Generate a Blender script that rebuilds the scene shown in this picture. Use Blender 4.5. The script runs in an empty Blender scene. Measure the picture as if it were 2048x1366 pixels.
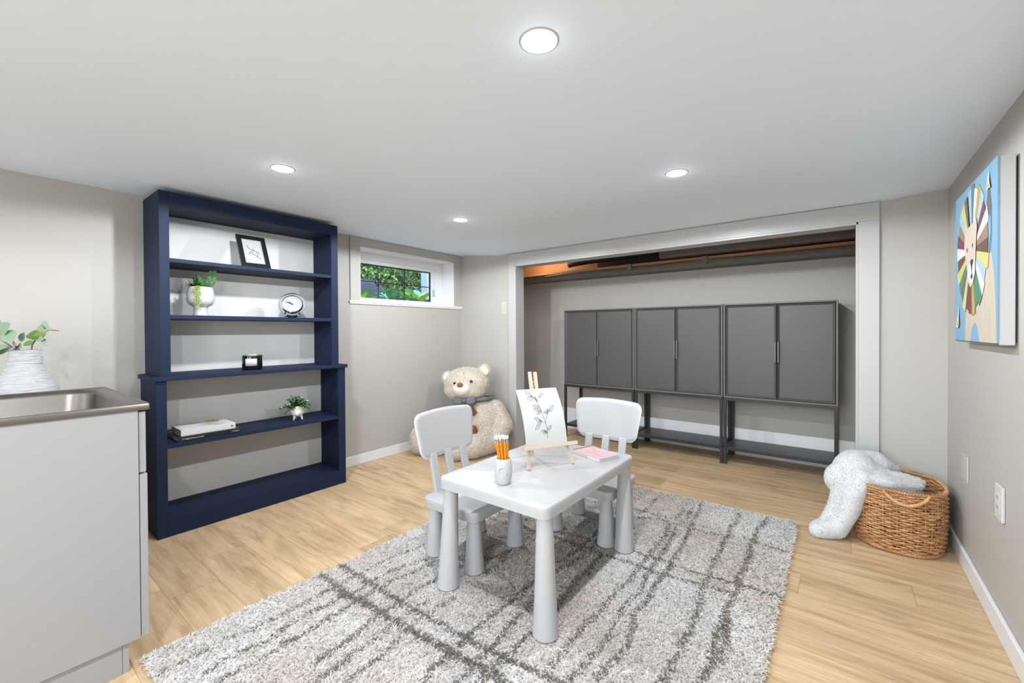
import bpy, bmesh, math, random
import numpy as np
from mathutils import Vector, Matrix
random.seed(7); np.random.seed(7)
PI = math.pi
SC = bpy.context.scene
COL = SC.collection

# ------------------------------------------------------------------ camera
cam_d = bpy.data.cameras.new('camera'); cam = bpy.data.objects.new('camera', cam_d); COL.objects.link(cam)
cam_d.sensor_width = 36.0; cam_d.lens = 850.0 / 2048.0 * 36.0
cam_d.shift_y = -(683.0 - 669.74) / 2048.0
cam_d.clip_start = 0.02; cam_d.clip_end = 100
cam.matrix_world = Matrix(((0.7922975, -0.0010706, 0.6101340, 0.0), (0.6101101, 0.0104116, -0.7922482, 0.0),
                           (-0.0055043, 0.9999452, 0.0089023, 1.10), (0, 0, 0, 1)))
SC.camera = cam

# ------------------------------------------------------------------ world, exposure, light levels
SC.view_settings.view_transform = 'Standard'; SC.view_settings.look = 'None'
SC.view_settings.gamma = 1.0; SC.view_settings.use_curve_mapping = False
SC.view_settings.exposure = 0.04
w = bpy.data.worlds.new('sky'); SC.world = w; w.use_nodes = True
wn = w.node_tree.nodes; wl = w.node_tree.links
bg = wn['Background']; sky = wn.new('ShaderNodeTexSky'); sky.sky_type = 'NISHITA'
sky.sun_elevation = math.radians(48); sky.sun_rotation = math.radians(100); sky.sun_disc = False
wl.new(sky.outputs[0], bg.inputs[0]); bg.inputs[1].default_value = 0.75
LAMP_W = 46.0             # watts of each recessed LED
LAMP_COL = (0.90, 0.95, 1.0)
# added fill light behind the camera, set in a made-up rear window
rear_fill = bpy.data.lights.new('rear_fill_light', 'AREA'); rear_fill.shape = 'RECTANGLE'; rear_fill.size = 3.2; rear_fill.size_y = 1.35
rear_fill.energy = 85.0; rear_fill.color = (0.80, 0.90, 1.0)
rear_fill_ob = bpy.data.objects.new('rear_fill_light', rear_fill); COL.objects.link(rear_fill_ob)
rear_fill_ob.location = (-1.35, -4.72, 1.02); rear_fill_ob.rotation_euler = (math.radians(-111), 0, math.radians(180))     # fill tilted upward to brighten the ceiling

# second added fill, in a made-up window of the right wall
side_fill = bpy.data.lights.new('side_fill_light', 'AREA'); side_fill.shape = 'RECTANGLE'; side_fill.size = 2.3; side_fill.size_y = 1.1
side_fill.energy = 42.0; side_fill.color = (0.82, 0.91, 1.0)
side_fill_ob = bpy.data.objects.new('side_fill_light', side_fill); COL.objects.link(side_fill_ob)
side_fill_ob.location = (0.66, -2.3, 1.08); side_fill_ob.rotation_euler = (0, math.radians(90+18), math.radians(-38))

# ------------------------------------------------------------------ helpers
def s2l(c):
    return tuple(((v/255.0)/12.92 if v/255.0 <= 0.04045 else (((v/255.0)+0.055)/1.055)**2.4) for v in c)

def mat(name, rgb, rough=0.5, metal=0.0, var=0.04, vscale=8.0, bump=0.0, bscale=60.0, spec=0.5, coat=0.0,
        sheen=0.0, trans=0.0, ior=1.45, stretch=None, emis=None, estr=0.0, sss=0.0):
    m = bpy.data.materials.new(name); m.use_nodes = True
    nt = m.node_tree; N = nt.nodes; L = nt.links; b = N['Principled BSDF']
    c = (*s2l(rgb), 1)
    tc = N.new('ShaderNodeTexCoord'); mp = N.new('ShaderNodeMapping'); L.new(tc.outputs['Object'], mp.inputs[0])
    if stretch: mp.inputs['Scale'].default_value = stretch
    no = N.new('ShaderNodeTexNoise'); no.inputs['Scale'].default_value = vscale; no.inputs['Detail'].default_value = 4
    L.new(mp.outputs[0], no.inputs['Vector'])
    mr = N.new('ShaderNodeMapRange'); mr.inputs[3].default_value = 1-var; mr.inputs[4].default_value = 1+var
    L.new(no.outputs['Fac'], mr.inputs[0])
    mx = N.new('ShaderNodeVectorMath'); mx.operation = 'SCALE'; mx.inputs[0].default_value = c[:3]
    L.new(mr.outputs[0], mx.inputs['Scale']); L.new(mx.outputs[0], b.inputs['Base Color'])
    b.inputs['Roughness'].default_value = rough; b.inputs['Metallic'].default_value = metal
    b.inputs['Specular IOR Level'].default_value = spec; b.inputs['Coat Weight'].default_value = coat
    b.inputs['IOR'].default_value = ior
    b.inputs['Sheen Weight'].default_value = sheen; b.inputs['Transmission Weight'].default_value = trans
    if bump:
        n2 = N.new('ShaderNodeTexNoise'); n2.inputs['Scale'].default_value = bscale; n2.inputs['Detail'].default_value = 5
        L.new(mp.outputs[0], n2.inputs['Vector'])
        bp = N.new('ShaderNodeBump'); bp.inputs['Strength'].default_value = bump; bp.inputs['Distance'].default_value = 0.01
        L.new(n2.outputs['Fac'], bp.inputs['Height']); L.new(bp.outputs[0], b.inputs['Normal'])
    if emis:
        b.inputs['Emission Color'].default_value = (*s2l(emis), 1); b.inputs['Emission Strength'].default_value = estr
    return m

def attr_mat(name, attr='Col', rough=0.8, sheen=0.0, mul=1.0):
    m = bpy.data.materials.new(name); m.use_nodes = True; N = m.node_tree.nodes; L = m.node_tree.links
    b = N['Principled BSDF']; a = N.new('ShaderNodeAttribute'); a.attribute_name = attr
    tc = N.new('ShaderNodeTexCoord'); no = N.new('ShaderNodeTexNoise'); no.inputs['Scale'].default_value = 40
    L.new(tc.outputs['Object'], no.inputs['Vector'])
    mr = N.new('ShaderNodeMapRange'); mr.inputs[3].default_value = 0.96*mul; mr.inputs[4].default_value = 1.04*mul
    L.new(no.outputs['Fac'], mr.inputs[0])
    vm = N.new('ShaderNodeVectorMath'); vm.operation = 'SCALE'
    L.new(a.outputs['Color'], vm.inputs[0]); L.new(mr.outputs[0], vm.inputs['Scale']); L.new(vm.outputs[0], b.inputs['Base Color'])
    b.inputs['Roughness'].default_value = rough; b.inputs['Sheen Weight'].default_value = sheen
    b.inputs['Specular IOR Level'].default_value = 0.15
    soft_pile(m, 0.75)
    tl = N.new('ShaderNodeBsdfTranslucent'); ms = N.new('ShaderNodeMixShader'); ms.inputs[0].default_value = 0.30
    L.new(vm.outputs[0], tl.inputs[0]); L.new(b.outputs[0], ms.inputs[1]); L.new(tl.outputs[0], ms.inputs[2])
    L.new(ms.outputs[0], N['Material Output'].inputs[0])
    return m
def soft_pile(m, k):      # tufts scatter light like a pile: shading normal eased towards the pile's own direction
    N = m.node_tree.nodes; L = m.node_tree.links; b = N['Principled BSDF']
    g = N.new('ShaderNodeNewGeometry'); mx = N.new('ShaderNodeVectorMath'); mx.operation = 'SCALE'; mx.inputs['Scale'].default_value = 1-k
    ad = N.new('ShaderNodeVectorMath'); ad.operation = 'ADD'; ad.inputs[1].default_value = (0, 0, k); nr = N.new('ShaderNodeVectorMath'); nr.operation = 'NORMALIZE'
    L.new(g.outputs['Normal'], mx.inputs[0]); L.new(mx.outputs[0], ad.inputs[0]); L.new(ad.outputs[0], nr.inputs[0]); L.new(nr.outputs[0], b.inputs['Normal'])

class MB:
    """collects shapes and links them as one mesh object"""
    def __init__(s): s.v = []; s.f = []; s.m = []
    def add(s, vs, fs, mi=0):
        o = len(s.v); s.v += [tuple(v) for v in vs]; s.f += [tuple(i+o for i in f) for f in fs]; s.m += [mi]*len(fs); return s
    def box(s, a, b, mi=0, M=None):
        x0, y0, z0 = a; x1, y1, z1 = b
        if x0 > x1: x0, x1 = x1, x0
        if y0 > y1: y0, y1 = y1, y0
        if z0 > z1: z0, z1 = z1, z0
        vs = [(x0,y0,z0),(x1,y0,z0),(x1,y1,z0),(x0,y1,z0),(x0,y0,z1),(x1,y0,z1),(x1,y1,z1),(x0,y1,z1)]
        if M: vs = [M @ Vector(v) for v in vs]
        return s.add(vs, [(0,3,2,1),(4,5,6,7),(0,1,5,4),(1,2,6,5),(2,3,7,6),(3,0,4,7)], mi)
    def bar(s, p, q, w, d, mi=0, up=(0,0,1), ends=1.0):
        p = Vector(p); q = Vector(q); t = (q-p).normalized(); u = Vector(up)
        if abs(t.dot(u)) > .98: u = Vector((1,0,0))
        a = t.cross(u).normalized(); b = a.cross(t).normalized(); vs = []
        for c, k in ((p, 1.0), (q, ends)):
            for i, j in ((-1,-1),(1,-1),(1,1),(-1,1)): vs.append(c + a*(i*w/2*k) + b*(j*d/2*k))
        return s.add(vs, [(3,2,1,0),(4,5,6,7),(0,1,5,4),(1,2,6,5),(2,3,7,6),(3,0,4,7)], mi)
    def lathe(s, prof, n=32, c=(0,0,0), mi=0, M=None, cap=True):
        vs = []; fs = []
        for r, z in prof:
            for i in range(n):
                a = 2*PI*i/n; vs.append(Vector((r*math.cos(a), r*math.sin(a), z)))
        if M: vs = [M @ v for v in vs]
        vs = [v + Vector(c) for v in vs]
        for k in range(len(prof)-1):
            for i in range(n):
                j = (i+1) % n; fs.append((k*n+i, k*n+j, (k+1)*n+j, (k+1)*n+i))
        if cap:
            fs.append(tuple(range(n-1, -1, -1))); fs.append(tuple((len(prof)-1)*n+i for i in range(n)))
        return s.add(vs, fs, mi)
    def tube(s, pts, r, n=8, mi=0, closed=False, flat=1.0):
        pts = [Vector(p) for p in pts]; m = len(pts); vs = []; fs = []; rr = r if hasattr(r, '__len__') else [r]*m
        prev = None
        for k, p in enumerate(pts):
            if closed: t = pts[(k+1) % m] - pts[(k-1) % m]
            else: t = pts[min(k+1, m-1)] - pts[max(k-1, 0)]
            if t.length < 1e-9: t = Vector((0,0,1))
            t.normalize()
            if prev is None: u = Vector((0,0,1)) if abs(t.z) < .9 else Vector((1,0,0))
            else: u = prev
            a = t.cross(u)
            if a.length < 1e-6: a = t.orthogonal()
            a.normalize(); b = a.cross(t).normalized(); prev = b
            for i in range(n):
                g = 2*PI*i/n; vs.append(p + a*(rr[k]*math.cos(g)*flat) + b*(rr[k]*math.sin(g)))
        K = m if closed else m-1
        for k in range(K):
            k2 = (k+1) % m
            for i in range(n):
                j = (i+1) % n; fs.append((k*n+i, k*n+j, k2*n+j, k2*n+i))
        if not closed: fs.append(tuple(range(n-1, -1, -1))); fs.append(tuple((m-1)*n+i for i in range(n)))
        return s.add(vs, fs, mi)
    def prism(s, poly, z0, z1, mi=0, M=None):
        n = len(poly); vs = [Vector((x, y, z0)) for x, y in poly] + [Vector((x, y, z1)) for x, y in poly]
        if M: vs = [M @ v for v in vs]
        fs = [tuple(range(n-1, -1, -1)), tuple(range(n, 2*n))] + [(i, (i+1) % n, n+(i+1) % n, n+i) for i in range(n)]
        return s.add(vs, fs, mi)
    def ell(s, c, r, mi=0, M=None, nu=16, nv=10):
        vs = []; fs = []
        for k in range(1, nv):
            ph = PI*k/nv
            for i in range(nu):
                a = 2*PI*i/nu; v = Vector((r[0]*math.sin(ph)*math.cos(a), r[1]*math.sin(ph)*math.sin(a), r[2]*math.cos(ph)))
                vs.append(v)
        vs += [Vector((0,0,r[2])), Vector((0,0,-r[2]))]
        if M: vs = [M @ v for v in vs]
        vs = [v + Vector(c) for v in vs]
        T = len(vs)-2; B = T+1
        for k in range(nv-2):
            for i in range(nu):
                j = (i+1) % nu; fs.append((k*nu+i, (k+1)*nu+i, (k+1)*nu+j, k*nu+j))
        for i in range(nu):
            j = (i+1) % nu; fs.append((T, i, j)); fs.append((B, (nv-2)*nu+j, (nv-2)*nu+i))
        return s.add(vs, fs, mi)
    def build(s, name, mats, parent=None, smooth=False, bevel=0.0, seg=2, kind=None, angle=40, sub=0):
        me = bpy.data.meshes.new(name); me.from_pydata(s.v, [], s.f); me.validate()
        if not isinstance(mats, (list, tuple)): mats = [mats]
        for m in mats: me.materials.append(m)
        if len(mats) > 1 and len(me.polygons) == len(s.m): me.polygons.foreach_set('material_index', s.m)
        bm = bmesh.new(); bm.from_mesh(me); bmesh.ops.recalc_face_normals(bm, faces=bm.faces)
        if smooth:
            for f in bm.faces: f.smooth = True
            ca = math.radians(angle)
            for e in bm.edges:
                if len(e.link_faces) == 2 and e.calc_face_angle(0) > ca: e.smooth = False
        bm.to_mesh(me); bm.free()
        o = bpy.data.objects.new(name, me); COL.objects.link(o)
        if parent: o.parent = parent
        if bevel:
            md = o.modifiers.new('bevel', 'BEVEL'); md.width = bevel; md.segments = seg; md.limit_method = 'ANGLE'
            md.angle_limit = math.radians(35)
            if smooth: md.harden_normals = False
        if sub:
            md = o.modifiers.new('sub', 'SUBSURF'); md.levels = sub; md.render_levels = sub
        if kind: o['kind'] = kind
        return o

def thing(name, label, cat, loc=(0,0,0), rz=0.0, group=None):
    o = bpy.data.objects.new(name, None); COL.objects.link(o); o.location = loc; o.rotation_euler = (0, 0, rz)
    o['label'] = label; o['category'] = cat
    if group: o['group'] = group
    o.empty_display_size = 0.05
    return o
def tag(o, label, cat, group=None):
    o['label'] = label; o['category'] = cat
    if group: o['group'] = group
    return o
def kids(o): return [c for c in bpy.data.objects if c.parent == o]
def copy_tree(o, parent=None):
    ch = kids(o); c = o.copy(); COL.objects.link(c)
    if parent: c.parent = parent
    for k in ch: copy_tree(k, c)
    return c

# ------------------------------------------------------------------ materials
M = {}
M['wall'] = mat('greige_paint', (175,171,165), 0.55, var=0.008, vscale=3, bump=0.05, bscale=120)
M['ceil'] = mat('ceiling_paint', (231,242,254), 0.7, var=0.006, vscale=2, bump=0.04, bscale=90)
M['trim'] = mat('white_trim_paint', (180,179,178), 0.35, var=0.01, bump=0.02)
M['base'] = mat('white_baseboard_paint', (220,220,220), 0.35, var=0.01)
M['vinyl'] = mat('window_vinyl', (228,229,231), 0.35, var=0.01)
M['navy'] = mat('navy_paint', (19,32,58), 0.62, spec=0.3, var=0.05, vscale=5, bump=0.05, bscale=80)
M['white_pl'] = mat('white_plastic', (175,174,174), 0.38, var=0.008, bump=0.03, bscale=300)
M['cab_side'] = mat('white_laminate', (154,153,153), 0.4, var=0.008)
M['steel'] = mat('brushed_steel', (122,116,111), 0.33, metal=1.0, var=0.08, vscale=4, stretch=(1,1,30), bump=0.02, bscale=200)
M['grey_lam'] = mat('grey_lacquer', (78,77,76), 0.42, var=0.015)
M['grey_car'] = mat('grey_carcass', (104,102,99), 0.45, var=0.02)
M['black_met'] = mat('black_metal', (46,45,45), 0.4, var=0.04)
M['black_shelf'] = mat('black_board', (62,61,64), 0.4, var=0.04)
M['black'] = mat('black_satin', (24,24,25), 0.35, var=0.05)
M['oak'] = mat('pale_wood', (196,176,156), 0.55, var=0.1, vscale=6, stretch=(6,6,1))
M['paper'] = mat('white_paper', (192,192,192), 0.75, var=0.01)
M['ink'] = mat('graphite_ink', (92,92,96), 0.7)
M['ceramic'] = mat('white_ceramic', (184,184,182), 0.18, var=0.01, coat=0.3)
M['ink_blk'] = mat('black_ink', (40,40,44), 0.6)
M['chrome'] = mat('chrome', (215,215,220), 0.08, metal=1.0, var=0.01)
M['gold'] = mat('rose_gold_wire', (232,190,150), 0.2, metal=1.0, var=0.02)
M['pink'] = mat('pink_card', (188,158,162), 0.55, var=0.02)
M['plate'] = mat('switch_plastic', (196,196,195), 0.35, var=0.01)
M['white_cloth'] = mat('white_fleece', (216,215,215), 0.95, var=0.02, sheen=0.3, bump=0.15, bscale=220)
M['brown_fuzz'] = mat('brown_fabric', (116,66,40), 0.8, var=0.1, bump=0.2, bscale=200)
M['soil'] = mat('dark_soil', (52,42,34), 0.95, var=0.2, bump=0.4)
M['stem'] = mat('brown_stem', (122,92,78), 0.6, var=0.1)

def wood_floor():
    m = bpy.data.materials.new('oak_plank_floor'); m.use_nodes = True; nt = m.node_tree; N = nt.nodes; L = nt.links
    b = N['Principled BSDF']
    def math_(op, a, b_=None, c=None):
        n = N.new('ShaderNodeMath'); n.operation = op
        for i, v in enumerate((a, b_, c)):
            if v is None: continue
            if isinstance(v, (int, float)): n.inputs[i].default_value = v
            else: L.new(v, n.inputs[i])
        return n.outputs[0]
    tc = N.new('ShaderNodeTexCoord'); sp = N.new('ShaderNodeSeparateXYZ'); L.new(tc.outputs['Object'], sp.inputs[0])
    X, Y = sp.outputs[0], sp.outputs[1]
    PW, PL_ = 0.178, 1.22
    yr = math_('DIVIDE', math_('ADD', Y, 0.02), PW); row = math_('FLOOR', yr); fy = math_('FRACT', yr)
    wr = N.new('ShaderNodeTexWhiteNoise'); wr.noise_dimensions = '1D'; L.new(row, wr.inputs['W'])
    xs = math_('DIVIDE', math_('ADD', X, math_('MULTIPLY', wr.outputs['Value'], 1.22)), PL_)
    colm = math_('FLOOR', xs); fx = math_('FRACT', xs)
    cid = N.new('ShaderNodeCombineXYZ'); L.new(row, cid.inputs[0]); L.new(colm, cid.inputs[1])
    wn2 = N.new('ShaderNodeTexWhiteNoise'); wn2.noise_dimensions = '3D'; L.new(cid.outputs[0], wn2.inputs['Vector'])
    # grain coordinates, moved per plank
    off = math_('MULTIPLY', wn2.outputs['Value'], 37.0)
    gc = N.new('ShaderNodeCombineXYZ'); L.new(math_('ADD', X, off), gc.inputs[0]); L.new(math_('ADD', math_('MULTIPLY', Y, 1.0), off), gc.inputs[1])
    def noise(sx, sy, scale, det, dist=0.0, rough=.6):
        mp = N.new('ShaderNodeMapping'); mp.inputs['Scale'].default_value = (sx, sy, 1); L.new(gc.outputs[0], mp.inputs[0])
        n = N.new('ShaderNodeTexNoise'); n.inputs['Scale'].default_value = scale; n.inputs['Detail'].default_value = det
        n.inputs['Distortion'].default_value = dist; n.inputs['Roughness'].default_value = rough
        L.new(mp.outputs[0], n.inputs['Vector']); return n.outputs['Fac']
    g1 = noise(1.1, 11, 2.2, 6, 0.5); g2 = noise(2.5, 60, 3.0, 4, 0.3); g3 = noise(1.0, 4.2, 1.7, 4, 1.3)
    rp = N.new('ShaderNodeValToRGB'); L.new(g1, rp.inputs[0])
    e = rp.color_ramp.elements; e[0].position = 0.25; e[0].color = (*s2l((168,136,100)), 1); e[1].position = 0.72; e[1].color = (*s2l((216,188,152)), 1)
    x = rp.color_ramp.elements.new(0.47); x.color = (*s2l((200,170,133)), 1)
    fine = N.new('ShaderNodeMapRange'); fine.inputs[1].default_value = .3; fine.inputs[2].default_value = .7; fine.inputs[3].default_value = 0.86; fine.inputs[4].default_value = 1.07; L.new(g2, fine.inputs[0])
    # dark cathedral patches
    pk = N.new('ShaderNodeMapRange'); pk.inputs[1].default_value = .54; pk.inputs[2].default_value = .74; pk.inputs[3].default_value = 1.02; pk.inputs[4].default_value = 0.76; L.new(g3, pk.inputs[0])
    tone = N.new('ShaderNodeMapRange'); tone.inputs[3].default_value = 0.86; tone.inputs[4].default_value = 1.08; L.new(wn2.outputs['Value'], tone.inputs[0])
    f = math_('MULTIPLY', math_('MULTIPLY', fine.outputs[0], pk.outputs[0]), tone.outputs[0])
    # seams
    sy = math_('MINIMUM', fy, math_('SUBTRACT', 1.0, fy)); sx = math_('MINIMUM', fx, math_('SUBTRACT', 1.0, fx))
    ey = N.new('ShaderNodeMapRange'); ey.inputs[1].default_value = 0.0; ey.inputs[2].default_value = 0.014; ey.inputs[3].default_value = 0.68; ey.inputs[4].default_value = 1.0; L.new(sy, ey.inputs[0])
    ex = N.new('ShaderNodeMapRange'); ex.inputs[1].default_value = 0.0; ex.inputs[2].default_value = 0.0022; ex.inputs[3].default_value = 0.66; ex.inputs[4].default_value = 1.0; L.new(sx, ex.inputs[0])
    f = math_('MULTIPLY', f, math_('MULTIPLY', ey.outputs[0], ex.outputs[0]))
    vm = N.new('ShaderNodeVectorMath'); vm.operation = 'SCALE'; L.new(rp.outputs[0], vm.inputs[0]); L.new(f, vm.inputs['Scale'])
    L.new(vm.outputs[0], b.inputs['Base Color']); b.inputs['Roughness'].default_value = 0.48
    b.inputs['Specular IOR Level'].default_value = 0.35
    bp = N.new('ShaderNodeBump'); bp.inputs['Strength'].default_value = 0.12; bp.inputs['Distance'].default_value = 0.002
    L.new(g2, bp.inputs['Height']); L.new(bp.outputs[0], b.inputs['Normal'])
    return m
M['floor'] = wood_floor()

# ------------------------------------------------------------------ the setting
XL, XR, YB, YF, ZC = -3.17, 0.462, 3.235, -4.5, 1.888     # room shell
YA = 4.20                                                  # alcove back wall
T = 0.14
def sstep(a, b, x):
    t = min(1, max(0, (x-a)/(b-a))); return t*t*(3-2*t)
def zc(x, y):   # the old plaster ceiling sags towards the far wall
    d = 0.048*sstep(2.75, 3.235, y)*sstep(-3.12, -2.6, x)*(1-0.5*sstep(0.2, 0.46, x))
    d2 = 0.034*sstep(-0.5, 0.46, x)
    return ZC - max(d, d2) - 0.25*min(d, d2)
def struct(name, mb, m, **k): return mb.build(name, m, kind='structure', **k)

struct('floor', MB().box((XL-T, YF-T, -0.1), (XR+T, YA+T, 0.0)), M['floor'])
nx, ny = 46, 60; vs = []; fs = []
for k, dz in ((0, 0.0), (1, 0.0)):
    for j in range(ny+1):
        for i in range(nx+1):
            x = XL-0.02 + (XR-XL+0.04)*i/nx; y = YF-0.02 + (YB+0.02-YF)*j/ny
            vs.append((x, y, zc(x, y) if k == 0 else 2.12))
n1 = (nx+1)*(ny+1); q = lambda k, i, j: k*n1 + j*(nx+1)+i
for j in range(ny):
    for i in range(nx):
        fs.append((q(0,i,j), q(0,i,j+1), q(0,i+1,j+1), q(0,i+1,j))); fs.append((q(1,i,j), q(1,i+1,j), q(1,i+1,j+1), q(1,i,j+1)))
for i in range(nx):
    fs.append((q(0,i,0), q(0,i+1,0), q(1,i+1,0), q(1,i,0))); fs.append((q(0,i,ny), q(1,i,ny), q(1,i+1,ny), q(0,i+1,ny)))
for j in range(ny):
    fs.append((q(0,0,j), q(1,0,j), q(1,0,j+1), q(0,0,j+1))); fs.append((q(0,nx,j), q(0,nx,j+1), q(1,nx,j+1), q(1,nx,j)))
struct('ceiling', MB().add(vs, fs), M['ceil'], smooth=True, angle=50)
# alcove lid (subfloor boards above the joists)
struct('trim_12', MB().box((XL-T, YB+0.11, 2.06), (XR+T, YA+T, 2.12)), mat('subfloor_boards', (70,52,40), 0.8, var=0.25, stretch=(1,8,1)))

# left wall with the window hole (y 2.04..3.134, z 1.36..1.815)
WY0, WY1, WZ0, WZ1 = 2.037, 3.134, 1.36, 1.817
H2 = 2.12; WT = 0.24
m = MB().box((XL-WT, YF-T, 0), (XL, WY0, H2)).box((XL-WT, WY1, 0), (XL, YA+T, H2)).box((XL-WT, WY0, 0), (XL, WY1, WZ0)).box((XL-WT, WY0, WZ1), (XL, WY1, H2))
struct('wall_left', m, M['wall'])
m = MB().box((XR, YF-T, 0), (XR+T, -3.5, H2)).box((XR, -1.1, 0), (XR+T, YA+T, H2)).box((XR, -3.5, 0), (XR+T, -1.1, 0.5)).box((XR, -3.5, 1.68), (XR+T, -1.1, H2))
struct('wall_right', m, M['wall'])
m = MB().box((XR-0.01, -3.5, 0.5), (XR+0.1, -3.44, 1.68)).box((XR-0.01, -1.16, 0.5), (XR+0.1, -1.1, 1.68)).box((XR-0.01, -3.44, 0.5), (XR+0.1, -1.16, 0.56)).box((XR-0.01, -3.44, 1.62), (XR+0.1, -1.16, 1.68))
struct('added_window_side', m, M['vinyl'], bevel=0.003)  # unseen window, added as the opening for the side fill
m = MB().box((XL, YF-T, 0), (XR, YF, 0.37)).box((XL, YF-T, 1.73), (XR, YF, H2)).box((XL, YF-T, 0.37), (-2.96, YF, 1.73)).box((0.26, YF-T, 0.37), (XR, YF, 1.73))
struct('wall_rear', m, M['wall'])
m = MB().box((-2.96, YF-0.10, 0.37), (-2.90, YF+0.01, 1.73)).box((0.20, YF-0.10, 0.37), (0.26, YF+0.01, 1.73)).box((-2.90, YF-0.10, 0.37), (0.20, YF+0.01, 0.43)).box((-2.90, YF-0.10, 1.67), (0.20, YF+0.01, 1.73)).box((-1.38, YF-0.08, 0.43), (-1.32, YF-0.02, 1.67))
struct('added_window_rear', m, M['vinyl'], bevel=0.003)  # unseen window, added as the opening for the rear fill
OX0, OX1, OZ = -2.445, 0.089, 1.728
YW = YB + 0.105
m = MB().box((XL, YB, 0), (OX0, YW, H2)).box((OX1, YB, 0), (XR, YW, H2)).box((OX0, YB, OZ), (OX1, YW, H2))
struct('wall_back', m, M['wall'])
struct('wall_alcove', MB().box((XL, YA, 0), (XR, YA+T, 1.70)), M['wall'])
# casing of the opening
CT = 0.016
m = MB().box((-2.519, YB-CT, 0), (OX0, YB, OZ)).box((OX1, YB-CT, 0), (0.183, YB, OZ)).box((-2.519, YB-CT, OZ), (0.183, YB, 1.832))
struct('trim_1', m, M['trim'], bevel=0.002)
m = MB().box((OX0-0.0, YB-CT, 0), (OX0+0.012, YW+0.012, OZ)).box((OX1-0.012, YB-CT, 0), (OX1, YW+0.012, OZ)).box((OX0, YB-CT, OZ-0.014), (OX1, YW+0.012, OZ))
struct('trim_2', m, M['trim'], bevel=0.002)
# baseboards
BH = 0.082
def bb(name, a, b, h=BH):
    return struct(name, MB().box(a, (b[0], b[1], h)), M['base'], bevel=0.004)
bb('baseboard_left', (XL, 1.72, 0), (XL+0.014, YB, 0))
bb('baseboard_right', (XR-0.014, YF, 0), (XR, YB, 0))
bb('baseboard_back', (0.183, YB-0.014, 0), (XR-0.014, YB, 0))
bb('baseboard_back_left', (XL+0.014, YB-0.014, 0), (-2.519, YB, 0))
bb('baseboard_alcove', (XL, YA-0.02, 0), (XR, YA, 0), 0.235)
# ---- window: drywall frame, sill, reveals, vinyl unit
struct('trim_3', MB().box((XL, 1.946, 1.352), (XL+0.012, WY0, 1.886)).box((XL, WY1, 1.352), (XL+0.012, YB, 1.886)).box((XL, WY0, WZ1), (XL+0.012, WY1, 1.886)), M['wall'], bevel=0.002)
struct('trim_4', MB().box((XL-0.20, WY0, 1.345), (XL, WY1, 1.368)).box((XL, 1.935, 1.345), (XL+0.022, YB, 1.358)).box((XL, 1.942, 1.332), (XL+0.014, YB, 1.345)), M['vinyl'], bevel=0.002)
struct('trim_5', MB().box((XL-0.24, WY0-0.001, 1.366), (XL, WY0+0.010, WZ1)).box((XL-0.24, WY1-0.010, 1.366), (XL, WY1+0.001, WZ1)).box((XL-0.24, WY0, WZ1-0.010), (XL, WY1, WZ1+0.001)), M['vinyl'])
wroot = bpy.data.objects.new('window_1', None); COL.objects.link(wroot); wroot['kind'] = 'structure'; wroot.location = (XL-0.17, (WY0+WY1)/2, 1.6)
def wpart(name, mb, m, **k):
    o = mb.build(name, m, **k); o.parent = wroot; o.matrix_parent_inverse = Matrix.Translation(-Vector(wroot.location)); return o
GX = XL-0.20      # glass plane x = -3.37
gy0, gy1, gz0, gz1 = 2.125, 2.985, 1.405, 1.712
m = MB().box((GX-0.03, WY0+0.01, 1.368), (GX+0.03, gy0-0.03, WZ1-0.01)).box((GX-0.03, gy1+0.045, 1.368), (GX+0.03, WY1-0.01, WZ1-0.01))
m.box((GX-0.03, gy0-0.03, 1.368), (GX+0.03, gy1+0.045, gz0-0.012)).box((GX-0.03, gy0-0.03, gz1+0.035), (GX+0.03, gy1+0.045, WZ1-0.01))
wpart('window_frame', m, M['vinyl'], bevel=0.003)
m = MB().box((GX-0.02, gy0-0.03, gz0-0.012), (GX+0.018, gy0, gz1+0.035)).box((GX-0.02, gy1, gz0-0.012), (GX+0.018, gy1+0.045, gz1+0.035)).box((GX-0.02, gy0, gz0-0.012), (GX+0.018, gy1, gz0)).box((GX-0.02, gy0, gz1), (GX+0.018, gy1, gz1+0.035))
wpart('sash', m, M['vinyl'], bevel=0.003)
lead = mat('dark_caming', (34,38,44), 0.45, var=0.1)
yc1, yc2, zm = 2.355, 2.655, 1.556
m = MB().box((GX-0.006, gy0, gz1-0.010), (GX+0.006, gy1, gz1)).box((GX-0.006, gy1-0.014, gz0), (GX+0.006, gy1, gz1)).box((GX-0.004, gy0, zm-0.004), (GX+0.004, gy1, zm+0.004))
for y in (yc1, yc2):
    m.box((GX-0.004, y-0.004, gz0), (GX+0.004, y+0.004, gz1))
    for k in range(8):
        a = k*PI/4+PI/8; c = Vector((GX, y+0.030*math.cos(a), zm+0.030*math.sin(a)))
        m.ell(c, (0.004, 0.008, 0.008), nu=8, nv=6)
    m.tube([(GX, y+0.022*math.cos(t*PI/8), zm+0.022*math.sin(t*PI/8)) for t in range(16)], 0.0035, 6, closed=True)
wpart('leaded_grille', m, lead, smooth=True)
glass = bpy.data.materials.new('window_glass'); glass.use_nodes = True; nt = glass.node_tree
for n in list(nt.nodes):
    if n.type != 'OUTPUT_MATERIAL': nt.nodes.remove(n)
tr = nt.nodes.new('ShaderNodeBsdfTransparent'); gl = nt.nodes.new('ShaderNodeBsdfGlossy'); gl.inputs['Roughness'].default_value = 0.02
fr = nt.nodes.new('ShaderNodeFresnel'); fr.inputs[0].default_value = 1.3; mxs = nt.nodes.new('ShaderNodeMixShader')
nt.links.new(fr.outputs[0], mxs.inputs[0]); nt.links.new(tr.outputs[0], mxs.inputs[1]); nt.links.new(gl.outputs[0], mxs.inputs[2])
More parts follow.
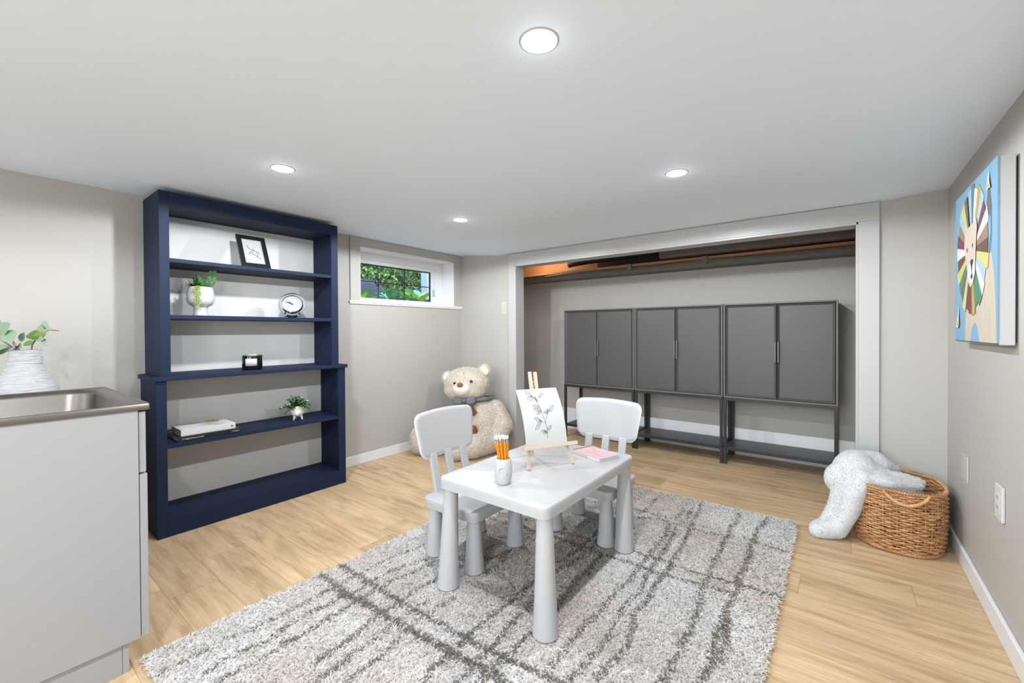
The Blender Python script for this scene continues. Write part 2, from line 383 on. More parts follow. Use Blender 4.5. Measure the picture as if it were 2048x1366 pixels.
nt.links.new(mxs.outputs[0], [n for n in nt.nodes if n.type == 'OUTPUT_MATERIAL'][0].inputs[0])
wpart('pane', MB().box((GX-0.009, gy0, gz0), (GX-0.006, gy1, gz1)), glass)
wpart('sash_latch', MB().box((GX+0.018, gy1+0.015, 1.46), (GX+0.032, gy1+0.03, 1.53)), mat('grey_latch', (176,176,180), 0.4), bevel=0.002)
# ------------------------------------------------------------------ recessed lights
led = bpy.data.materials.new('led_diffuser'); led.use_nodes = True
b_ = led.node_tree.nodes['Principled BSDF']; b_.inputs['Base Color'].default_value = (.9,.9,.9,1)
b_.inputs['Emission Color'].default_value = (*LAMP_COL, 1); b_.inputs['Emission Strength'].default_value = 14.0
def ceiling_light(x, y, label):
    z = zc(x, y)
    t = thing('ceiling_light', label, 'ceiling light', (x, y, z), 0, 'recessed ceiling lights')
    MB().lathe([(0.049,-0.001),(0.049,-0.003),(0.052,-0.003),(0.054,-0.0015),(0.0542,0.003),(0.049,0.003)], 48, cap=False).build('trim_ring', M['trim'], t, smooth=True)
    MB().lathe([(0.001,-0.0075),(0.020,-0.007),(0.036,-0.0055),(0.046,-0.003),(0.049,0.0),(0.049,0.004),(0.001,0.004)], 48).build('diffuser', led, t, smooth=True, angle=60)
    ld = bpy.data.lights.new('lamp', 'SPOT'); ld.spot_size = math.radians(174); ld.spot_blend = 0.12; ld.shadow_soft_size = 0.026; ld.energy = LAMP_W; ld.color = LAMP_COL
    lo = bpy.data.objects.new('lamp', ld); COL.objects.link(lo); lo.parent = t; lo.location = (0, 0, -0.036)
    gd_ = bpy.data.lights.new('lens_glow', 'POINT'); gd_.energy = LAMP_W*0.0022; gd_.color = LAMP_COL; gd_.shadow_soft_size = 0.02
    go = bpy.data.objects.new('lens_glow', gd_); COL.objects.link(go); go.parent = t; go.location = (0, 0, -0.04)
    return t
ceiling_light(-0.647, 0.968, 'round recessed ceiling light nearest the camera, largest at the top of the photo')
ceiling_light(-2.121, 0.955, 'round recessed ceiling light above the front of the navy bookcase')
ceiling_light(-2.119, 2.163, 'round recessed ceiling light nearest the small window')
ceiling_light(-0.647, 2.198, 'round recessed ceiling light in front of the wide alcove opening')
for x in (-2.12, -0.647):
    for y in (-0.27, -1.5, -2.75, -3.9):
        if x < -2 and y > -2: continue
        ceiling_light(x, y, 'round recessed ceiling light behind the camera, out of the photo')

# ------------------------------------------------------------------ alcove ceiling: joists, duct, pipes, bulb
fir = mat('raw_fir', (176,122,80), 0.7, var=0.25, vscale=7, stretch=(1,8,8))
dkw = mat('dusty_dark_timber', (122,114,108), 0.85, var=0.35, vscale=14, stretch=(1,5,5), bump=0.4, bscale=60)
blk = mat('dark_duct_wrap', (112,104,100), 0.6, var=0.15, vscale=10, bump=0.2)
struct('trim_6', MB().box((XL, 4.03, 1.66), (XR, YA+0.13, 1.722)), dkw, bevel=0.006)          # sill timber on the wall top
struct('trim_7', MB().box((XL, 4.00, 1.722), (XR, YA+0.13, 1.747)), fir, bevel=0.002)        # orange ledger board
struct('trim_8', MB().box((-2.05, 4.17, 1.747), (XR, YA+0.13, 2.06)), mat('shaded_rim_board', (66,52,44), 0.8, var=.3, stretch=(1,6,6)))  # rim board beyond the bulb's glow, shade put into its colour
struct('trim_10', MB().box((XL, 4.17, 1.747), (-2.05, YA+0.13, 2.06)), fir)                      # rim board behind
m = MB()
for x in (-2.95, -2.30, -1.2, -0.55, 0.1): m.box((x, YW, 1.88), (x+0.04, 4.17, 2.06))
struct('trim_9', m, mat('floor_joists', (150,100,66), 0.8, var=0.3, stretch=(8,1,8)))
d = tag(MB().box((-1.32, 3.93, 1.762), (XR-0.01, 4.12, 1.88)).build('air_duct', blk, bevel=0.012), 'long dark grey duct running under the joists at the top of the alcove', 'duct')
d = MB(); pts = [(-2.32, 4.03, 1.81), (-2.2, 4.02, 1.83), (-1.9, 4.0, 1.845), (-1.36, 3.98, 1.85)]
d.tube(pts, [0.03,0.04,0.045,0.045], 12)
tag(d.build('flexible_pipe', mat('black_rubber', (30,28,28), 0.5), smooth=True), 'black flexible pipe joining the grey duct near the left end of the alcove', 'pipe')
d = MB(); d.tube([(x, 3.985+0.006*math.sin(x*9), 1.705+0.006*math.sin(x*5)) for x in np.linspace(-2.6, 0.3, 40)], 0.008, 8)
tag(d.build('cable', mat('grey_cable', (92,90,88), 0.6), smooth=True), 'thin grey cable clipped along the dark timber above the cabinets', 'cable')
for k, (x, z) in enumerate(((-1.62, 1.712), (-0.93, 1.712))):
    c = MB().box((x-0.02, 3.97, z-0.03), (x+0.02, 3.999, z+0.035)).build('pipe_bracket', blk, bevel=0.003)
    tag(c, ('small dark bracket on the timber left of centre above the cabinets', 'small dark bracket on the timber above the middle cabinet')[k], 'bracket', 'brackets on the alcove timber')
t = thing('bare_bulb', 'bare glowing bulb fixed between the joists at the left of the alcove', 'light bulb', (-2.62, 3.98, 1.99))
bulb_m = mat('warm_bulb', (255,226,180), 0.4, emis=(255,214,160), estr=6)
MB().lathe([(0.004,-0.075),(0.02,-0.068),(0.029,-0.045),(0.026,-0.02),(0.014,0.0),(0.013,0.015)], 20).build('bulb', bulb_m, t, smooth=True)
MB().lathe([(0.045,0.03),(0.045,0.045),(0.02,0.05),(0.02,0.01)], 20).build('socket', M['ceramic'], t, smooth=True)
ld = bpy.data.lights.new('lamp', 'POINT'); ld.energy = 7.0; ld.color = (1,.86,.66); ld.shadow_soft_size = 0.03
lo = bpy.data.objects.new('lamp', ld); COL.objects.link(lo); lo.parent = t; lo.location = (0,-0.06,-0.06)

# ------------------------------------------------------------------ bookcase
t = thing('bookcase', 'tall navy blue painted open bookcase built against the left wall', 'bookcase', (-3.015, 1.17, 0))
def bc(name, boxes, bev=0.0015):
    m = MB()
    for a, b in boxes: m.box(Vector(a)-t.location, Vector(b)-t.location)
    return m.build(name, M['navy'], t, bevel=bev)
F = -2.86; B = XL+0.001
UY0, UY1, LY0, LY1 = 0.648, 1.664, 0.627, 1.713
bc('face_frame', [((F-0.02, UY0, 0.865), (F, 0.693, 1.862)), ((F-0.02, 1.614, 0.865), (F, UY1, 1.862)), ((F-0.02, 0.693, 1.79), (F, 1.614, 1.862))])
bc('side_panel', [((B, UY0, 0.865), (F-0.02, UY0+0.02, 1.862))]); bc('side_panel', [((B, UY1-0.02, 0.865), (F-0.02, UY1, 1.862))])
bc('top_panel', [((B, UY0+0.02, 1.795), (F-0.02, UY1-0.02, 1.862))])
for z in (1.505, 1.198):
    bc('shelf', [((B, UY0+0.02, z-0.022), (F-0.003, UY1-0.02, z))])
bc('ledge', [((B, LY0-0.012, 0.842), (F+0.016, LY1+0.012, 0.866))], 0.003)
pw = mat('pale_fill_paint', (206,206,205), 0.55, var=.01)  # added back panels, paler than the wall to brighten the dark bays
for nm_, bx_ in (('upper_fill_panel', ((B+0.0005, UY0+0.021, 0.867), (B+0.004, UY1-0.021, 1.794))),):
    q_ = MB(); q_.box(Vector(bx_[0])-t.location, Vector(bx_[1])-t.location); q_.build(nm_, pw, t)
q_ = MB(); q_.box(Vector((B+0.0005, LY0+0.021, 0.099))-t.location, Vector((B+0.004, LY1-0.021, 0.841))-t.location); q_.build('lower_fill_panel', mat('greige_fill_paint', (192,190,186), 0.55, var=.01), t)  # added for the base bays too, paler tone in place of light
bc('base_face_frame', [((F-0.02, LY0, 0.0), (F, 0.674, 0.842)), ((F-0.02, 1.661, 0.0), (F, LY1, 0.842)), ((F-0.02, 0.674, 0.0), (F, 1.661, 0.100))])
bc('base_side_panel', [((B, LY0, 0), (F-0.02, LY0+0.02, 0.842))]); bc('base_side_panel', [((B, LY1-0.02, 0), (F-0.02, LY1, 0.842))])
bc('base_shelf', [((B, LY0+0.02, 0.474), (F-0.003, LY1-0.02, 0.496))])
bc('bottom_board', [((B, LY0+0.02, 0.07), (F-0.02, LY1-0.02, 0.098))])

# ------------------------------------------------------------------ cabinets in the alcove
CY0, CY1 = 3.82, 4.165
def rod(m, x, y, z0, z1, s=0.022): return m.box((x-s/2, y-s/2, z0), (x+s/2, y+s/2, z1))
def make_cabinet(label, xc):
    wd = 0.748; h = wd/2
    t = thing('cabinet', label, 'cabinet', (xc, CY0, 0), 0, 'grey metal cabinets on open stands in the alcove')
    D = CY1-CY0
    z0, z1 = 0.548, 1.312
    th = 0.012
    m = MB().box((-h, 0, z0), (-h+th, D, z1)).box((h-th, 0, z0), (h, D, z1)).box((-h+th, 0, z0), (h-th, D, z0+th)).box((-h+th, 0, z1-th), (h-th, D, z1)).box((-h+th, D-0.008, z0+th), (h-th, D, z1-th))
    m.build('carcass', M['grey_car'], t, bevel=0.0015)
    for s in (-1, 1):
        a, b = (-h+th+0.004, -0.0025) if s < 0 else (0.0025, h-th-0.004)
        zz0, zz1 = z0+th+0.004, z1-th-0.004; bv = 0.016
        # door leaf with a chamfered rim sloping in to a flat field
        y0, y1, y2 = 0.001, 0.014, 0.024
        vs = [(a,y0,zz0),(b,y0,zz0),(b,y0,zz1),(a,y0,zz1), (a+bv,y1,zz0+bv),(b-bv,y1,zz0+bv),(b-bv,y1,zz1-bv),(a+bv,y1,zz1-bv), (a,y2,zz0),(b,y2,zz0),(b,y2,zz1),(a,y2,zz1)]
        fs = [(4,5,6,7),(0,1,5,4),(1,2,6,5),(2,3,7,6),(3,0,4,7),(0,8,9,1),(1,9,10,2),(2,10,11,3),(3,11,8,0),(11,10,9,8)]
        dr = MB().add(vs, fs).build('door', M['grey_lam'], t)
        x = s*0.010
        MB().box((x-0.005, -0.016, 0.850), (x+0.005, -0.004, 1.008)).box((x-0.005, -0.005, 0.853), (x+0.005, 0.004, 0.868)).box((x-0.005, -0.005, 0.990), (x+0.005, 0.004, 1.005)).build('handle', M['grey_car'], dr, bevel=0.001)
    m = MB(); s = 0.022
    m.box((-h, 0.0, z0-0.024), (h, s, z0)).box((-h, D-s, z0-0.024), (h, D, z0)).box((-h, s, z0-0.024), (-h+s, D-s, z0)).box((h-s, s, z0-0.024), (h, D-s, z0))
    m.build('stand_frame', M['black_met'], t, bevel=0.001); m = MB()
    m.box((-h+s, 0.0, 0.118), (h-s, 0.014, 0.134)).box((-h+s, D-0.014, 0.118), (h-s, D, 0.134)).box((-h, s, 0.118), (-h+0.014, D-s, 0.134)).box((h-0.014, s, 0.118), (h, D-s, 0.134))
    m.build('shelf_frame', M['black_met'], t, bevel=0.001)
    for x in (-h, h-s):
        for y in (0, D-s):
            MB().box((x, y, 0.0), (x+s, y+s, z0-0.024)).build('leg', M['black_met'], t, bevel=0.001)
    MB().box((-h+0.014, 0.014, 0.126), (h-0.014, D-0.014, 0.142)).build('shelf', M['black_shelf'], t, bevel=0.001)
    return t
c0 = make_cabinet('grey two-door cabinet on a black stand, leftmost of the three in the alcove', -1.888)
c1 = copy_tree(c0); c1.location.x = -1.134; c1['label'] = 'grey two-door cabinet on a black stand, in the middle of the three'
c2 = copy_tree(c0); c2.location.x = -0.380; c2['label'] = 'grey two-door cabinet on a black stand, rightmost, near the white blanket'

# ------------------------------------------------------------------ sink cabinet
SX0, SX1, SY0, SY1 = -2.50, -1.815, -0.45, 0.352
t = thing('sink_cabinet', 'white laundry cabinet at the left edge holding the steel sink', 'cabinet', (SX1, SY1, 0))
def sp(name, boxes, m, bev=0.001, par=None):
    mb = MB()
    for a, b in boxes: mb.box(Vector(a)-Vector((SX1, SY1, 0)), Vector(b)-Vector((SX1, SY1, 0)))
    return mb.build(name, m, par or t, bevel=bev)
sp('side_panel', [((SX1-0.016, SY0, 0.10), (SX1, SY1, 0.848))], M['cab_side'])
sp('side_panel', [((SX0, SY0, 0.10), (SX0+0.016, SY1, 0.848))], M['cab_side'])
sp('carcass', [((SX0+0.016, SY0, 0.10), (SX1-0.016, SY1-0.02, 0.118)), ((SX0+0.016, SY0, 0.118), (SX1-0.016, SY0+0.01, 0.848))], M['cab_side'])
sp('drawer_front', [((SX0+0.002, SY1+0.002, 0.642), (SX1-0.005, SY1+0.020, 0.842))], M['cab_side'], 0.0015)
sp('drawer_front', [((SX0+0.002, SY1+0.002, 0.102), (SX1-0.001, SY1+0.022, 0.636))], M['cab_side'], 0.0015)
sp('plinth', [((SX1-0.030, SY0+0.02, 0), (SX1-0.014, SY1-0.044, 0.0995)), ((SX0+0.05, SY1-0.043, 0), (SX1-0.014, SY1-0.027, 0.0995))], M['cab_side'], 0.0008)
# steel sink top with bowl
t = thing('sink', 'stainless steel sink bowl set into the top of the white cabinet', 'sink', ((SX0+SX1)/2, -0.05, 0.868))
X0, X1, Y0, Y1 = SX0-0.010, SX1+0.006, SY0-0.01, SY1+0.030
bx0, bx1, by0, by1, bd = X0+0.022, X1-0.016, Y0+0.06, Y1-0.042, 0.19
def rrect(x0, y0, x1, y1, r, n=8):
    p = []
    for cx, cy, a0 in ((x1-r, y1-r, 0), (x0+r, y1-r, PI/2), (x0+r, y0+r, PI), (x1-r, y0+r, 3*PI/2)):
        for k in range(n+1): a = a0+PI/2*k/n; p.append((cx+r*math.cos(a), cy+r*math.sin(a)))
    return p
rings = [(rrect(X0,Y0,X1,Y1,0.006), 0.848), (rrect(X0,Y0,X1,Y1,0.006), 0.866), (rrect(X0+0.003,Y0+0.003,X1-0.003,Y1-0.003,0.006), 0.8695), (rrect(X0+0.010,Y0+0.010,X1-0.010,Y1-0.010,0.008), 0.8665),
         (rrect(bx0-0.008,by0-0.008,bx1+0.008,by1+0.008,0.085), 0.8665), (rrect(bx0,by0,bx1,by1,0.08), 0.862), (rrect(bx0+0.006,by0+0.006,bx1-0.006,by1-0.006,0.08), 0.85),
         (rrect(bx0+0.014,by0+0.014,bx1-0.014,by1-0.014,0.08), 0.72), (rrect(bx0+0.04,by0+0.04,bx1-0.04,by1-0.04,0.07), 0.69), (rrect(bx0+0.10,by0+0.10,bx1-0.10,by1-0.10,0.05), 0.685)]
vs = []; fs = []; n = len(rings[0][0])
for p, z in rings: vs += [(x-t.location.x, y-t.location.y, z-t.location.z) for x, y in p]
for k in range(len(rings)-1):
    for i in range(n): fs.append((k*n+i, k*n+(i+1) % n, (k+1)*n+(i+1) % n, (k+1)*n+i))
fs.append(tuple((len(rings)-1)*n+i for i in range(n)))
MB().add(vs, fs).build('basin', M['steel'], t, smooth=True, angle=50)
MB().lathe([(0.035, 0.0),(0.045, 0.002),(0.045,-0.004),(0.01,-0.004)], 24, c=(0,0,-0.181)).build('drain', M['chrome'], t, smooth=True)
# low counter behind the sink that carries the vase
t = thing('side_counter', 'low white counter between the sink and the left wall, under the vase', 'counter', (-2.84, -0.1, 0))
MB().box((-0.32, -0.35, 0.0), (0.32, 0.38, 0.79)).build('carcass', M['cab_side'], t, bevel=0.002)
MB().box((-0.325, -0.35, 0.79), (0.325, 0.40, 0.815)).build('worktop', M['white_pl'], t, bevel=0.003)

# vase
VX, VY, VZ = -2.80, 0.172, 0.8155
t = thing('vase', 'white ribbed flared vase holding leafy eucalyptus beside the sink', 'vase', (VX, VY, VZ))
prof = [(0.001,0.004),(0.088,0.0),(0.102,0.006)]
for k in range(0, 33):
    z = 0.008+0.206*k/32
    if z < 0.05: r = 0.104-0.006*(z/0.05)
    elif z < 0.15: r = 0.098-0.044*((z-0.05)/0.10)**0.9
    else: r = 0.054-0.006*(z-0.15)/0.064
    prof.append((r+(0.0009 if k % 2 else -0.0006), z))
prof += [(0.048,0.2155),(0.045,0.214),(0.044,0.19),(0.05,0.1),(0.001,0.02)]
mm = mat('ribbed_white_ceramic', (186,186,188), 0.4, var=0.01)
N = mm.node_tree.nodes; L = mm.node_tree.links
tc = N.new('ShaderNodeTexCoord'); mp = N.new('ShaderNodeMapping'); mp.inputs['Scale'].default_value = (14,14,210); L.new(tc.outputs['Object'], mp.inputs[0])
no = N.new('ShaderNodeTexNoise'); no.inputs['Scale'].default_value = 1.0; no.inputs['Detail'].default_value = 3; L.new(mp.outputs[0], no.inputs['Vector'])
bp = N.new('ShaderNodeBump'); bp.inputs['Strength'].default_value = 1.0; bp.inputs['Distance'].default_value = 0.012; L.new(no.outputs['Fac'], bp.inputs['Height']); L.new(bp.outputs[0], N['Principled BSDF'].inputs['Normal'])
MB().lathe(prof, 64).build('vessel', mm, t, smooth=True, angle=80)
# eucalyptus: stems and round leaves
def leaf(mb, base, d, up, ln, wd, cup=0.15, mi=0, n=8):
    d = Vector(d).normalized(); up = Vector(up); s = d.cross(up)
    if s.length < 1e-4: s = d.orthogonal()
    s.normalize(); u = s.cross(d).normalized(); base = Vector(base); vs = [base]; 
    rows = []
    for k in range(1, n):
        f = k/n; h = wd/2*math.sin(PI*f**0.85)**0.8; c = base + d*(ln*f) + u*(-cup*ln*f*f)
        rows.append((c - s*h + u*(cup*h), c, c + s*h + u*(cup*h)))
    for r in rows: vs += list(r)
    vs.append(base + d*ln + u*(-cup*ln)); fs = [(0,1,2),(0,2,3)]
    for k in range(len(rows)-1):
        a = 1+3*k; fs += [(a,a+3,a+4,a+1),(a+1,a+4,a+5,a+2)]
    a = 1+3*(len(rows)-1); e = len(vs)-1; fs += [(a,e,a+1),(a+1,e,a+2)]
    mb.add(vs, fs, mi)
eg = [mat('eucalyptus_leaf_pale', (126,148,122), 0.55, var=0.12), mat('eucalyptus_leaf', (98,124,56), 0.5, var=0.15), mat('eucalyptus_leaf_dark', (74,104,40), 0.5, var=0.15)]
# local frame: r = image right along the wall, t = towards the camera
rx = Vector((0.792,0.610,0)); ry = Vector((0.610,-0.792,0)); rz = Vector((0,0,1))
def V(a, b, c): return rx*a + ry*b + rz*c
st = MB()
for pts, r in (([V(-.005,0,.15),V(-.04,.01,.225),V(-.085,.02,.262),V(-.14,.02,.29)], .0028), ([V(-.01,0,.15),V(-.045,.0,.235),V(-.075,-.01,.28),V(-.12,-.02,.32)], .0025),
               ([V(.02,0,.15),V(.03,.0,.235),V(.06,.01,.262),V(.09,.01,.288),V(.115,.01,.30),V(.155,.01,.297)], .0022), ([V(.0,0,.15),V(-.01,.02,.225),V(-.02,.03,.245)], .003),
               ([V(-.04,.01,.225),V(-.09,.04,.235),V(-.1,.05,.22)], .002), ([V(.03,0,.235),V(.045,.01,.25),V(.075,.02,.262)], .0015), ([V(.115,.01,.30),V(.10,.02,.315)], .0012)):
    st.tube(pts, r, 6)
st.build('stem', M['stem'], t, smooth=True)
lv = [  # base, direction, length, width, material (in local right, toward, up)
 ((-.085,.02,.262),(-.55,.15,.8),.075,.055,0), ((-.04,.03,.30),(.35,.2,-.6),.062,.06,0), ((-.085,.02,.285),(.7,.3,.45),.085,.062,0), ((-.10,.03,.25),(-.6,.4,-.45),.07,.06,1), ((-.12,.03,.245),(-.35,.5,.05),.07,.065,1),
 ((-.08,.05,.23),(-.5,.45,-.35),.075,.065,2), ((-.06,.05,.225),(-.2,.6,-.5),.06,.055,1), ((-.04,.04,.24),(.1,.6,-.35),.05,.05,0), ((-.05,.02,.235),(-.1,.5,-.5),.055,.05,0), ((-.14,.02,.29),(-.6,.2,.5),.07,.055,1),
 ((-.015,.03,.235),(.55,.6,-.16),.055,.04,0), ((.0,.03,.232),(.8,.5,-.05),.05,.036,0), ((.10,.01,.285),(-.9,.25,-.12),.075,.042,2), ((.105,.01,.286),(-.75,.3,-.35),.06,.036,1), ((.085,.01,.285),(.05,.2,.6),.04,.028,0),
 ((.105,.01,.30),(-.25,.1,.9),.045,.03,0), ((.075,.02,.262),(.75,.3,.0),.045,.026,0), ((.10,.02,.264),(.5,.3,-.7),.04,.02,0), ((.128,.01,.302),(-.8,.2,.4),.028,.014,0), ((-.02,.0,.25),(.3,.1,.7),.045,.03,0),
 ((.06,.02,.25),(-.5,.4,-.25),.035,.025,1), ((-.12,-.02,.32),(-.8,.1,.1),.07,.055,0), ((-.15,.02,.28),(-.7,.3,-.3),.08,.06,2), ((-.09,.02,.26),(-.2,.6,.35),.06,.05,1)]
for (a, b, c), d, ln, wd, mi in lv:
    m = MB(); leaf(m, V(a,b,c), V(*d), V(0.15,1,.35), ln, wd, 0.12); m.build('leaf', eg[mi], t, smooth=True)

# ------------------------------------------------------------------ kids' table
def soft_slab(x0, y0, x1, y1, z0, z1, r=0.03, e=0.006, taper=0.0):
    prof = [(-taper, z0), (-taper*0.3, z0+ (z1-z0)*0.5), (0, z1-e*1.2), (-e*0.3, z1-e*0.35), (-e, z1)]
    rg = [rrect(x0-o, y0-o, x1+o, y1+o, r, 7) for o, z in prof]; n = len(rg[0]); vs = []; fs = []
    for (o, z), p in zip(prof, rg): vs += [(x, y, z) for x, y in p]
    for k in range(len(prof)-1):
        for i in range(n): fs.append((k*n+i, k*n+(i+1) % n, (k+1)*n+(i+1) % n, (k+1)*n+i))
    fs.append(tuple((len(prof)-1)*n+i for i in range(n))); fs.append(tuple(range(n-1,-1,-1)))
    return MB().add(vs, fs)
def cone_leg(top, bot, r0, r1, h):
    m = MB(); vs = []; n = 36; prof = [(r1-0.004, 0.0), (r1, 0.004)]
    for k in range(1, 9): f = k/8; prof.append((r1+(r0-r1)*(f**0.75 if f < 1 else 1), 0.004+(h-0.004)*f))
    m.lathe(prof, n)
    out = []
    for x, y, z in m.v: f = z/h; out.append((x+bot[0]+(top[0]-bot[0])*f, y+bot[1]+(top[1]-bot[1])*f, z))
    m.v = out; return m
RZ = 0.018    # feet press the rug pile down to here
TX0, TX1, TY0, TY1, TZ = -1.362, -0.806, 1.238, 2.040, 0.48
tc_ = ((TX0+TX1)/2, (TY0+TY1)/2)
t = thing('kids_table', "white plastic children's table with tapered round legs on the rug", 'table', (*tc_, RZ))
soft_slab(TX0-tc_[0], TY0-tc_[1], TX1-tc_[0], TY1-tc_[1], 0.435-RZ, TZ-RZ, 0.035, 0.006).build('tabletop', M['white_pl'], t, smooth=True, angle=60)
for (bx, by), (tx, ty) in (((-0.828,1.262),(-0.842,1.280)), ((-1.318,1.258),(-1.322,1.282)), ((-0.842,1.990),(-0.842,1.995)), ((-1.325,1.995),(-1.322,1.995))):
    cone_leg((tx-tc_[0], ty-tc_[1]), (bx-tc_[0], by-tc_[1]), 0.030, 0.047, 0.436-RZ).build('leg', M['white_pl'], t, smooth=True)

# ------------------------------------------------------------------ kids' chairs (front = local +x)
def make_chair(label, loc, rz):
    t = thing('kids_chair', label, 'chair', (*loc, RZ), rz, "white kids' chairs at the small table")
    soft_slab(-0.172, -0.198, 0.172, 0.198, 0.252-RZ, 0.300-RZ, 0.035, 0.007, 0.004).build('seat', M['white_pl'], t, smooth=True, angle=60)
    for sx in (-1, 1):
        for sy in (-1, 1):
            cone_leg((sx*0.128, sy*0.153), (sx*0.127, sy*0.152), 0.030, 0.047, 0.255-RZ).build('leg', M['white_pl'], t, smooth=True)
    # curved backrest panel
    tz0, tz1 = 0.462-RZ, 0.684-RZ; nU, nV = 28, 14; g = {}
    def outline(k, n=64):
        p = rrect(-1, -1, 1, 1, 0.30, 8); return p
    vs = []; fs = []
    ol = rrect(-1, -1, 1, 1, 0.001, 1)
    # superellipse-like rounded panel: grid mapped on a rounded rectangle
    def pt(u, v, side):     # u, v in -1..1
        hw = 0.183 + 0.031*(v+1)/2; hh = 0.111
        R = 0.045; x = u*hw; y = v*hh
        ax, ay = hw-R, hh-R
        if abs(x) > ax and abs(y) > ay:
            dx, dy = abs(x)-ax, abs(y)-ay; mx = max(dx, dy); l = math.hypot(dx, dy)
            if l > 0: k = mx/l; dx *= k; dy *= k
            x = math.copysign(ax+dx, x); y = math.copysign(ay+dy, y)
        y += 0.012*(1-(x/hw)**2)*(v*0.5+0.5)
        edge = max(abs(u), abs(v)); th = 0.011*math.sqrt(max(0.0, 1-max(0, (edge-0.90)/0.10)**2.2)) if edge > .9 else 0.011
        z = (tz0+tz1)/2 + y
        xx = -0.176 - 0.30*(z-0.30+RZ)*0.55 + 0.018*(x/0.21)**2
        return (xx + side*th, x, z)
    for side in (1, -1):
        for j in range(nV+1):
            for i in range(nU+1):
                cu = lambda k, n: math.sin((k/n-0.5)*PI)*0.35 + (k/n*2-1)*0.65
                vs.append(pt(cu(i, nU), cu(j, nV), side))
    nn = (nU+1)*(nV+1); q = lambda s, i, j: s*nn + j*(nU+1)+i
    for j in range(nV):
        for i in range(nU):
            fs.append((q(0,i,j),q(0,i+1,j),q(0,i+1,j+1),q(0,i,j+1))); fs.append((q(1,i,j),q(1,i,j+1),q(1,i+1,j+1),q(1,i+1,j)))
    for i in range(nU): fs.append((q(0,i,0),q(1,i,0),q(1,i+1,0),q(0,i+1,0))); fs.append((q(0,i,nV),q(0,i+1,nV),q(1,i+1,nV),q(1,i,nV)))
    for j in range(nV): fs.append((q(0,0,j),q(0,0,j+1),q(1,0,j+1),q(1,0,j))); fs.append((q(0,nU,j),q(1,nU,j),q(1,nU,j+1),q(0,nU,j+1)))
    MB().add(vs, fs).build('backrest', M['white_pl'], t, smooth=True, angle=70)
    for y in (-0.106, 0.0, 0.106):
        m = MB(); z0, z1 = 0.290-RZ, 0.485-RZ; vs = []
        for z in (z0, z1):
            xx = -0.158 - 0.30*(z-0.30+RZ)*0.55 - (0.004 if z == z1 else 0) - (0.008 if z == z1 else 0)+ 0.014*(y/0.21)**2
            wd = 0.0215 if z == z0 else 0.023
            for a, b in ((-1,-1),(1,-1),(1,1),(-1,1)): vs.append((xx+a*0.009, y+b*wd, z))
        m.add(vs, [(3,2,1,0),(4,5,6,7),(0,1,5,4),(1,2,6,5),(2,3,7,6),(3,0,4,7)])
        m.build('back_slat', M['white_pl'], t, bevel=0.004, seg=3)
    return t
ch = make_chair("white kids' chair in front of the teddy bear, at the table's left side", (-1.434, 1.560), 0.0)
c = copy_tree(ch); c.location = (-1.085, 2.112, RZ); c.rotation_euler = (0, 0, -PI/2)
c['label'] = "white kids' chair at the far end of the table, before the grey cabinets"

# ------------------------------------------------------------------ easel and botanical drawing
C0 = Vector((-1.036, 1.637, 0.4805)); wv = Vector((0.472, 0.8816, 0)); bv_ = Vector((-0.8816, 0.472, 0)); ti = math.radians(18)
up_ = Vector((0,0,1))*math.cos(ti) + bv_*math.sin(ti); nn_ = wv.cross(up_).normalized()      # faces the camera
EM = Matrix((( wv.x, up_.x, nn_.x, C0.x), (wv.y, up_.y, nn_.y, C0.y), (wv.z, up_.z, nn_.z, C0.z), (0,0,0,1)))
t = thing('tabletop_easel', 'small pale wooden easel standing on the white table', 'easel', C0)
def eb(m, p, q, w_, d_, off=0.0):
    P_ = EM @ Vector((p[0], p[1], off)) - C0; Q_ = EM @ Vector((q[0], q[1], off)) - C0
    m.bar(P_, Q_, w_, d_, up=nn_); return m
eb(MB(), (-0.118, 0.003), (-0.053, 0.352), 0.015, 0.011).build('leg', M['oak'], t, bevel=0.001)
eb(MB(), (0.114, 0.003), (0.025, 0.352), 0.015, 0.011).build('leg', M['oak'], t, bevel=0.001)
eb(MB(), (-0.045, 0.33), (-0.045+0.003, 0.445), 0.016, 0.012, -0.001).build('top_post', M['oak'], t, bevel=0.001)
eb(MB(), (-0.020, 0.33), (-0.014, 0.443), 0.016, 0.012, -0.001).build('top_post', M['oak'], t, bevel=0.001)
eb(MB(), (-0.139, 0.093), (0.139, 0.093), 0.016, 0.028, 0.018).build('ledge', M['oak'], t, bevel=0.001)
eb(MB(), (-0.112, 0.356), (0.063, 0.356), 0.014, 0.009, -0.009).build('crossbar', M['oak'], t, bevel=0.001)
# rear strut
m = MB(); m.bar(EM @ Vector((-0.025, 0.40, -0.014)) - C0, Vector((-1.215, 1.735, 0.4845)) - C0, 0.014, 0.010); m.build('rear_strut', M['oak'], t, bevel=0.001)
